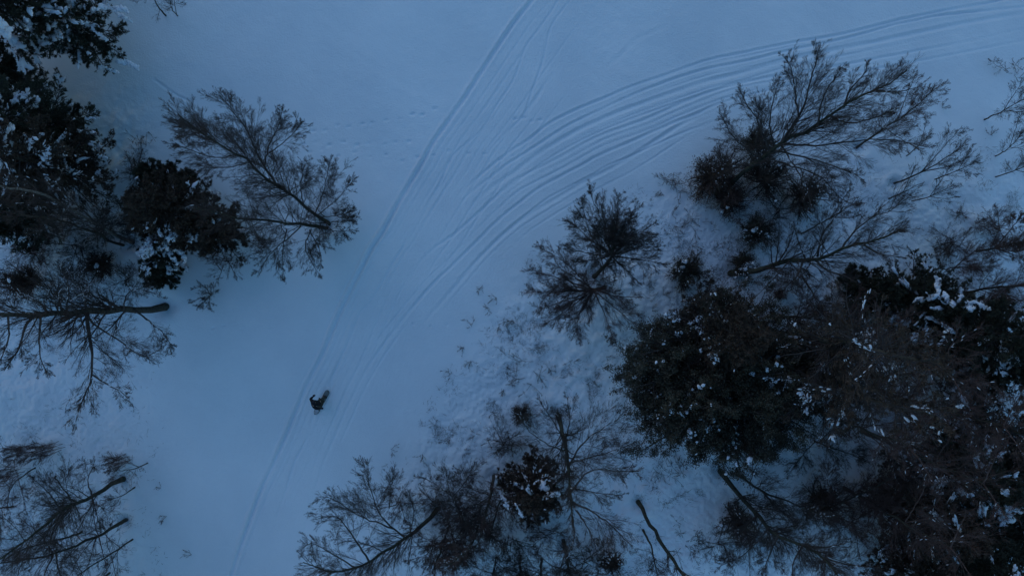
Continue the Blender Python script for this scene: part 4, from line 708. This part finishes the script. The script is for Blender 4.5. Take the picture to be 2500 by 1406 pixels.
bare_tree('bare_tree', 'leaning leafless tree coming in from the dark right wood over the brown brush', 'tree', [
    ([(1965, 1258, 0), (2040, 1232, 1.8), (2110, 1200, 3.4), (2168, 1170, 5)], .07, .03), ([(2040, 1232, 1.8), (2060, 1280, 3), (2120, 1320, 4.4)], .03, .01), ([(2040, 1232, 1.8), (2020, 1180, 3), (2040, 1130, 4)], .03, .01)], 89, n=(14, 8, 7, 4), maxlen=1.4, snow=.2, tw='twig_red')
bare_tree('bare_tree', 'fine twigged tree in the snow gap right of the broad leafy evergreen', 'tree', [
    ([(1985, 1075, 0), (2050, 1100, 2), (2110, 1120, 4)], .05, .01), ([(1990, 1078, .4), (1960, 1110, 2), (1930, 1150, 3)], .03, .008), ([(2000, 1080, .6), (2030, 1050, 2), (2080, 1020, 3.4)], .03, .008)], 90, n=(13, 8, 6, 3), maxlen=1.2)
leafy('oak_bush', 'brown withered bush on the snow right of the long mossy diagonal trunk', 'bush', 1985, 1215, 1.4, 1.5, 91, nleaf=11000, snow=20, snow_s=.05, L=.055, lm='leaf_brown')
leafy('oak_bush', 'brown bush at the left of the long mossy diagonal trunk near the bottom', 'bush', 1790, 1262, 1.0, 1.2, 92, nleaf=6000, snow=14, L=.055, lm='leaf_brown')
leafy('oak_bush', 'small reddish bush above the dark stub of the twig spraying leafless tree', 'bush', 1272, 1008, 0.6, .6, 93, nleaf=3500, snow=3, L=.05, lm='leaf_brown')
leafy('oak_bush', 'brown fuzz of withered leaves at the bottom edge left of the broad spruce', 'bush', 1120, 1335, 1.2, 1.4, 94, nleaf=9000, snow=24, L=.05, lm='leaf_brown')

# ------------------------------------------------------------------ sprigs, brush and dry grass poking through the snow
SP = [(1133, 848), (1100, 912), (1216, 798), (1212, 728), (1252, 782), (1090, 1075), (1150, 795), (1286, 660), (1240, 782), (1150, 880), (465, 1352), (404, 1258), (1196, 756), (1178, 700), (1310, 850), (1340, 900),
      (1230, 950), (1200, 1010), (1160, 1060), (1235, 1090), (1130, 1100), (1030, 1110), (955, 1095), (2340, 520), (1640, 520), (1690, 600), (1660, 470), (1600, 480), (1590, 760), (1620, 720), (1720, 730), (1480, 870), (1400, 880), (1450, 930), (1540, 1150), (1600, 1150), (1620, 1165), (1500, 1200), (2030, 150 + 300), (2420, 330), (2300, 260), (2380, 560), (2290, 600), (392, 1190)]
for i, (x, y) in enumerate(SP):
    rs = np.random.RandomState(500 + i); k = rs.randint(3, 6); a0 = math.atan2(-(y - 703), x - 1250) + rs.randn() * .5; lim = []
    b = P(x, y, 0)
    for j in range(k):
        a = a0 + rs.randn() * .9; L = .22 + .35 * rs.rand(); hh = .12 + .3 * rs.rand()
        q = lambda t: (x + (math.cos(a) * L * t + .05 * rs.randn()) * 46, y - (math.sin(a) * L * t + .05 * rs.randn()) * 46, hh * t)
        lim.append(([(x + rs.randn() * 2, y + rs.randn() * 2, 0), q(.5), q(1)], .008, .004))
    right = x > 700
    bare_tree('dry_sprig', 'small leafless sprig poking through the snow of the open clearing right of the tracks' if right else 'small leafless sprig poking through the snow beside the bottom left thicket', 'sprig', lim, 600 + i, n=(22, 1, 1, 0), maxlen=.26, ang=(.3, .7), t0=.1, group='dry sprigs in the right clearing' if right else 'dry sprigs at the bottom left', twig_r=.004)
for i, (x, y, s, txt) in enumerate([(1640, 1150, .7, 'low tangle of brush on snow left of the diagonal trunks'), (1270, 925, 1.1, 'long low brush reaching left in the clearing above the dark stub'), (1245, 1060, 1.0, 'dense low brush left of the dark stub of the twig spraying tree'), (2345, 522, .5, 'small reddish brush patch on the open snow at right'), (1650, 450, .9, 'low brush left of the foot of the biggest upper right tree'), (1690, 560, .9, 'low brush between the round leafless tree and the withered bush'), (1860, 1085, 1.0, 'fine brush beneath the lower right rim of the broad leafy evergreen'), (1690, 1310, 1.0, 'dark fallen brush lying on the snow right of the cut mossy trunk'), (2390, 640, .8, 'reddish brush below the crown at the right edge'), (1590, 700, .8, 'low brush left of the round dark evergreen shrub'), (1150, 1180, .9, 'low brush above the small forked tree at the bottom'), (2470, 170, .8, 'twiggy brush at the right edge beside the curved tracks'), (345, 345, .7, 'low brush on the snow between the left pines and the birch crown')]):
    rs = np.random.RandomState(700 + i); lim = []
    for j in range(12):
        a = rs.rand() * 6.28; L = s * (.5 + .7 * rs.rand()); bx, by = x + rs.randn() * 22 * s, y + rs.randn() * 18 * s
        lim.append(([(bx, by, 0), (bx + math.cos(a) * L * 23, by + math.sin(a) * L * 23, .25 * L), (bx + math.cos(a) * L * 46, by + math.sin(a + .3) * L * 46, .5 * L)], .010, .004))
    bare_tree('brush', txt, 'brush', lim, 720 + i, n=(18, 1, 3, 0), maxlen=.55, tw='twig_red' if i in (3, 8) else 'twig', t0=.05, clumps=None)

def dry_grass():
    rs = np.random.RandomState(3); n = 420000
    px = rs.rand(n) * 2560 - 30; py = rs.rand(n) * 1460 - 30
    ex = np.array([600, 780, 950, 1090, 1260, 1500, 1800, 2500.]); ey = np.array([2400, 1406, 1110, 880, 640, 450, 400, 320.])
    s = np.clip((py - np.interp(px, ex, ey)) / 170, 0, 1) ** .8
    s = np.maximum(s, np.clip((420 - px) / 150, 0, 1) * np.clip((py - 650) / 200, 0, 1) * .6)
    x = (px - 1250) / F_PX * CAM_H; y = -(py - 703) / F_PX * CAM_H
    cl = vnoise(x, y, 1.1, 21) + .7 * vnoise(x, y, .45, 22) + .4 * vnoise(x, y, 3.1, 23)
    ok = rs.rand(n) < s * .8 * np.clip((cl - .02) * 3, .012, 1)
    x, y = x[ok], y[ok]; n = len(x); h = .07 + .34 * rs.rand(n) ** 2.2; a = rs.randn(n) * 1.0 + np.pi * .2 + np.pi * (rs.rand(n) < .3)
    C = np.stack([x, y, np.full(n, -.01)], 1); D = norm(np.stack([np.cos(a), np.sin(a), .25 + .7 * rs.rand(n)], 1)); K = 5
    Pn = np.empty((n, K, 3)); Pn[:, 0] = C
    for k in range(1, K):
        D = norm(D + rs.randn(n, 3) * .16 + np.array([0, 0, -.12])); Pn[:, k] = Pn[:, k - 1] + D * (h / (K - 1))[:, None]
    Rn = np.broadcast_to(np.linspace(.0065, .003, K), (n, K))
    V, F = tubes(Pn, Rn, 3); o = link_mesh('dry_grass', V, F, M['grass']); o['kind'] = 'stuff'; o['label'] = 'sparse dry grass and weed stalks sticking out of the snow in the scrub'; o['category'] = 'grass'
dry_grass()
# ================================================================== the snowboarder and the board
def plain(name, c, rough=0.7, spec=0.3): return mat(name, c, tuple(min(1, v * 1.35) for v in c), rough, spec, 9, bump=0.25, bscale=60)
MP = dict(skin=plain('skin', (0.42, 0.27, 0.20), .55), jacket=plain('black_jacket_cloth', (0.012, 0.012, 0.014), .8), pants=plain('dark_green_cloth', (0.045, 0.044, 0.032), .85),
          beanie=plain('dark_knit', (0.016, 0.017, 0.022), .95), glove=plain('black_glove', (0.012, 0.013, 0.018), .7), boot=plain('dark_boot', (0.03, 0.032, 0.034), .5),
          deck=mat('board_top', (0.12, 0.135, 0.13), (0.19, 0.20, 0.19), .35, .5, 6), pale=plain('pale_board_print', (0.38, 0.40, 0.42), .4), bind=plain('binding_plastic', (0.02, 0.02, 0.022), .4), hair=plain('dark_hair', (0.03, 0.02, 0.015), .8), goggle=plain('goggle_lens', (0.02, 0.02, 0.03), .15, .6), edge=plain('steel_edge', (0.25, 0.26, 0.27), .3))

def skin_mesh(name, joints, edges, m, parent, root_i=0, sub=2):
    me = bpy.data.meshes.new(name); me.from_pydata([tuple(j[0]) for j in joints], edges, []); me.update()
    o = bpy.data.objects.new(name, me); col.objects.link(o)
    md = o.modifiers.new('skin', 'SKIN'); md.use_smooth_shade = True
    for i, j in enumerate(joints):
        v = me.skin_vertices[0].data[i]; r = j[1]; v.radius = r if isinstance(r, tuple) else (r, r); v.use_root = (i == root_i)
    s = o.modifiers.new('sub', 'SUBSURF'); s.levels = sub; s.render_levels = sub
    bpy.context.view_layer.update(); dg = bpy.context.evaluated_depsgraph_get()
    nm = bpy.data.meshes.new_from_object(o.evaluated_get(dg)); o.modifiers.clear(); o.data = nm; nm.name = name
    nm.materials.clear(); nm.materials.append(m)
    for p in nm.polygons: p.use_smooth = True
    if parent is not None:
        nm.transform(__import__('mathutils').Matrix.Translation(-Vector(parent.location))); o.parent = parent
    return o

def ball(name, c, r, m, parent, ax=None):
    v, f = ico(); v = v * np.array(r)
    if ax is not None:
        q = Vector(ax).to_track_quat('X', 'Z').to_matrix(); v = v @ np.array(q).T
    return link_mesh(name, v + np.array(c), f, m, parent)

def snowboarder():
    # board: long axis u towards the nose (up right in the photo), heel side v
    c = P(785.8, 981, 0.04); A = P(769.5, 1010.5, .04); B = P(802.6, 951, .04); u = norm(B - A); L = np.linalg.norm(B - A); v = np.array([-u[1], u[0], 0]); zz = np.array([0, 0, 1.])
    bz = 0.035
    board = thing('snowboard', 'grey snowboard with pale tip print under the rider in black', 'snowboard', (c[0], c[1], bz))
    n = 40; s = np.linspace(-1, 1, n); half = L / 2
    wdt = 0.150 * np.sqrt(np.maximum(0, 1 - np.abs(s) ** 9)) * (1 - 0.16 * (1 - s ** 2)) ; wdt[[0, -1]] = 0.02
    endr = np.clip((np.abs(s) - .82) / .18, 0, 1); wdt = wdt * np.sqrt(np.maximum(0.02, 1 - endr ** 2.2)); lift = 0.11 * endr ** 2
    def strip(s0, s1, th0, th1, k, name, m, par):
        idx = [i for i in range(n) if s0 <= s[i] <= s1]; V = []; F = []
        for i in idx:
            for a in (-1, -.5, 0, .5, 1):
                base = c * np.array([1, 1, 0]) + u * s[i] * half + v * a * wdt[i] * k + zz * (bz + lift[i])
                V += [base + zz * th0, base + zz * th1]
        m_ = len(idx); g = lambda i, a, t: i * 10 + a * 2 + t
        for i in range(m_ - 1):
            for a in range(4):
                F.append((g(i, a, 1), g(i + 1, a, 1), g(i + 1, a + 1, 1), g(i, a + 1, 1))); F.append((g(i, a, 0), g(i, a + 1, 0), g(i + 1, a + 1, 0), g(i + 1, a, 0)))
            F.append((g(i, 0, 0), g(i + 1, 0, 0), g(i + 1, 0, 1), g(i, 0, 1))); F.append((g(i, 4, 1), g(i + 1, 4, 1), g(i + 1, 4, 0), g(i, 4, 0)))
        for i in (0, m_ - 1):
            for a in range(4): F.append((g(i, a, 0), g(i, a, 1), g(i, a + 1, 1), g(i, a + 1, 0)))
        return link_mesh(name, np.array(V), np.array(F), m, par, False)
    strip(-1, 1, 0, .012, 1, 'deck', MP['deck'], board); strip(-1, 1, -.004, .0, 1.015, 'edge', MP['edge'], board)
    strip(-.97, -.60, .0125, .0145, .8, 'tip_print', MP['pale'], board); strip(.62, .68, .0125, .0145, .8, 'stripe', MP['pale'], board); strip(.76, .80, .0125, .0145, .7, 'stripe', MP['pale'], board)
    fF = c + u * .32 ; fB = c - u * .27
    for f in (fF, fB):
        f = f * np.array([1, 1, 0]) + zz * (bz + .02)
        V, F = tubes(np.array([[f - v * .13, f - v * .05, f + v * .05, f + v * .13]]), np.array([[.03, .055, .055, .04]]), 8); V[:, 2] = bz + .0125 + (V[:, 2] - f[2] + .055) * .28
        bd = link_mesh('binding', V, F, MP['bind'], board)
        for k in (-.07, .03):
            a = np.linspace(0, np.pi, 9); q = f + v * k + u * (np.cos(a) * .058)[:, None] + zz * (np.sin(a) * .10)[:, None]
            q[:, 2] = np.maximum(q[:, 2], bz + .014)
            V, F = tubes(q[None], np.full((1, 9), .009), 6); st = link_mesh('strap', V, F, MP['bind'], None); st.parent = bd; st.matrix_parent_inverse = __import__('mathutils').Matrix.Translation(-Vector(board.location))
    # body joints
    pel = P(781, 981.5, .66); belly = P(776.5, 984, .80); chest = P(769, 985.5, .96); neck = P(763.5, 985.5, 1.10); head = P(765.5, 984, 1.24); headt = P(766.5, 983.3, 1.31)
    hF = P(783.5, 978, .62); hB = P(780, 986.5, .60); kF = P(789, 973.5, .48) ; kB = P(783.5, 990.5, .42)
    aF = fF * np.array([1, 1, 0]) + zz * (bz + .11) - v * .02; aB = fB * np.array([1, 1, 0]) + zz * (bz + .11) - v * .02; tF = aF + v * .15 - zz * .05; tB = aB + v * .15 - zz * .05
    sN = P(762.5, 979.5, 1.06); sS = P(765.5, 992.5, 1.04); eN = P(758.0, 973.5, .92); eS = P(772.5, 996.8, .86); wN = P(763.5, 968.6, .90); wS = P(782, 996.8, .80)
    g = P(781, 984, 0)
    per = thing('person', 'snowboarder in black jacket and dark trousers crouching over the board, arms swept back', 'person', (g[0], g[1], 0))
    J = [(pel, (.09, .08)), (belly, (.10, .08)), (chest, (.15, .11)), (neck, .055), (head, (.078, .09)), (headt, (.07, .08)), (hF, .06), (kF, .05), (aF, .04), (tF, .035), (hB, .06), (kB, .05), (aB, .04), (tB, .035),
         (sN, .055), (eN, .042), (wN, .028), (sS, .055), (eS, .042), (wS, .028)]
    Ed = [(0, 1), (1, 2), (2, 3), (3, 4), (4, 5), (0, 6), (6, 7), (7, 8), (8, 9), (0, 10), (10, 11), (11, 12), (12, 13), (2, 14), (14, 15), (15, 16), (2, 17), (17, 18), (18, 19)]
    # hands: palm and five bent fingers each
    def hand(w, e, J, Ed, wi, r=1.0):
        d = norm(w - e); sd_ = norm(np.cross(d, zz)); p = w + d * .05
        J.append((p, (.036 * r, .018 * r))); pi = len(J) - 1; Ed.append((wi, pi))
        for k, (o, ln) in enumerate([(-.033, .055), (-.011, .07), (.011, .075), (.033, .065)]):
            b0 = p + d * .035 + sd_ * o; b1 = b0 + d * ln * .5 - zz * .01; b2 = b1 + d * ln * .35 - zz * .03
            J += [(b0, .010 * r), (b1, .009 * r), (b2, .008 * r)]; m_ = len(J); Ed += [(pi, m_ - 3), (m_ - 3, m_ - 2), (m_ - 2, m_ - 1)]
        t0 = p - d * .01 - sd_ * .035; t1 = t0 + d * .03 - sd_ * .02 - zz * .008; t2 = t1 + d * .025 - zz * .015
        J += [(t0, .012 * r), (t1, .011 * r), (t2, .009 * r)]; m_ = len(J); Ed += [(pi, m_ - 3), (m_ - 3, m_ - 2), (m_ - 2, m_ - 1)]
    hand(wN, eN, J, Ed, 16); hand(wS, eS, J, Ed, 19)
    skin_mesh('body', J, Ed, MP['skin'], per)
    # face: looks along the slide (towards the nose of the board, down a little)
    fd = norm(norm(u * .6 - v * 0 + np.array([-.5, 0, 0])) + np.array([0, 0, -.25])); fs = norm(np.cross(fd, zz))
    hc = (head + headt) / 2
    ball('nose', hc + fd * .098, (.018, .012, .02), MP['skin'], per, fd)
    ball('goggles', hc + fd * .072 + zz * .022, (.035, .072, .032), MP['goggle'], per, fd)
    ball('mouth', hc + fd * .086 - zz * .045, (.008, .022, .006), MP['skin'], per, fd)
    for sg in (-1, 1): ball('ear', hc + fs * sg * .084, (.018, .012, .028), MP['skin'], per, fd)
    ball('hair', hc - fd * .03 + zz * .0, (.085, .084, .085), MP['hair'], per, fd)
    ball('beanie', hc - fd * .018 + zz * .040, (.105, .100, .088), MP['beanie'], per, fd)
    # clothes
    JJ = [(pel + zz * .01, (.165, .125)), (belly, (.16, .13)), (chest, (.22, .16)), (neck * .6 + chest * .4, .10), (sN, .10), (eN, .08), (wN, .058), (sS, .105), (eS, .085), (wS, .06)]
    skin_mesh('jacket', JJ, [(0, 1), (1, 2), (2, 3), (2, 4), (4, 5), (5, 6), (2, 7), (7, 8), (8, 9)], MP['jacket'], per)
    JP = [(pel, (.17, .14)), (hF, .13), (kF, .088), (aF + zz * .05, .07), (hB, .13), (kB, .09), (aB + zz * .05, .068)]
    skin_mesh('trousers', JP, [(0, 1), (1, 2), (2, 3), (0, 4), (4, 5), (5, 6)], MP['pants'], per)
    for a, t in ((aF, tF), (aB, tB)): skin_mesh('boot', [(a + zz * .10, .06), (a - zz * .02, .062), (t - v * .02, (.055, .045)), (a - v * .06 - zz * .04, .045)], [(0, 1), (1, 2), (1, 3)], MP['boot'], per)
    for w_, e_ in ((wN, eN), (wS, eS)):
        J2 = [(w_ - norm(w_ - e_) * .04, .045), (w_, .04)]; E2 = [(0, 1)]; hand(w_, e_, J2, E2, 1, 1.55); skin_mesh('glove', J2, E2, MP['glove'], per)
    return per
snowboarder()
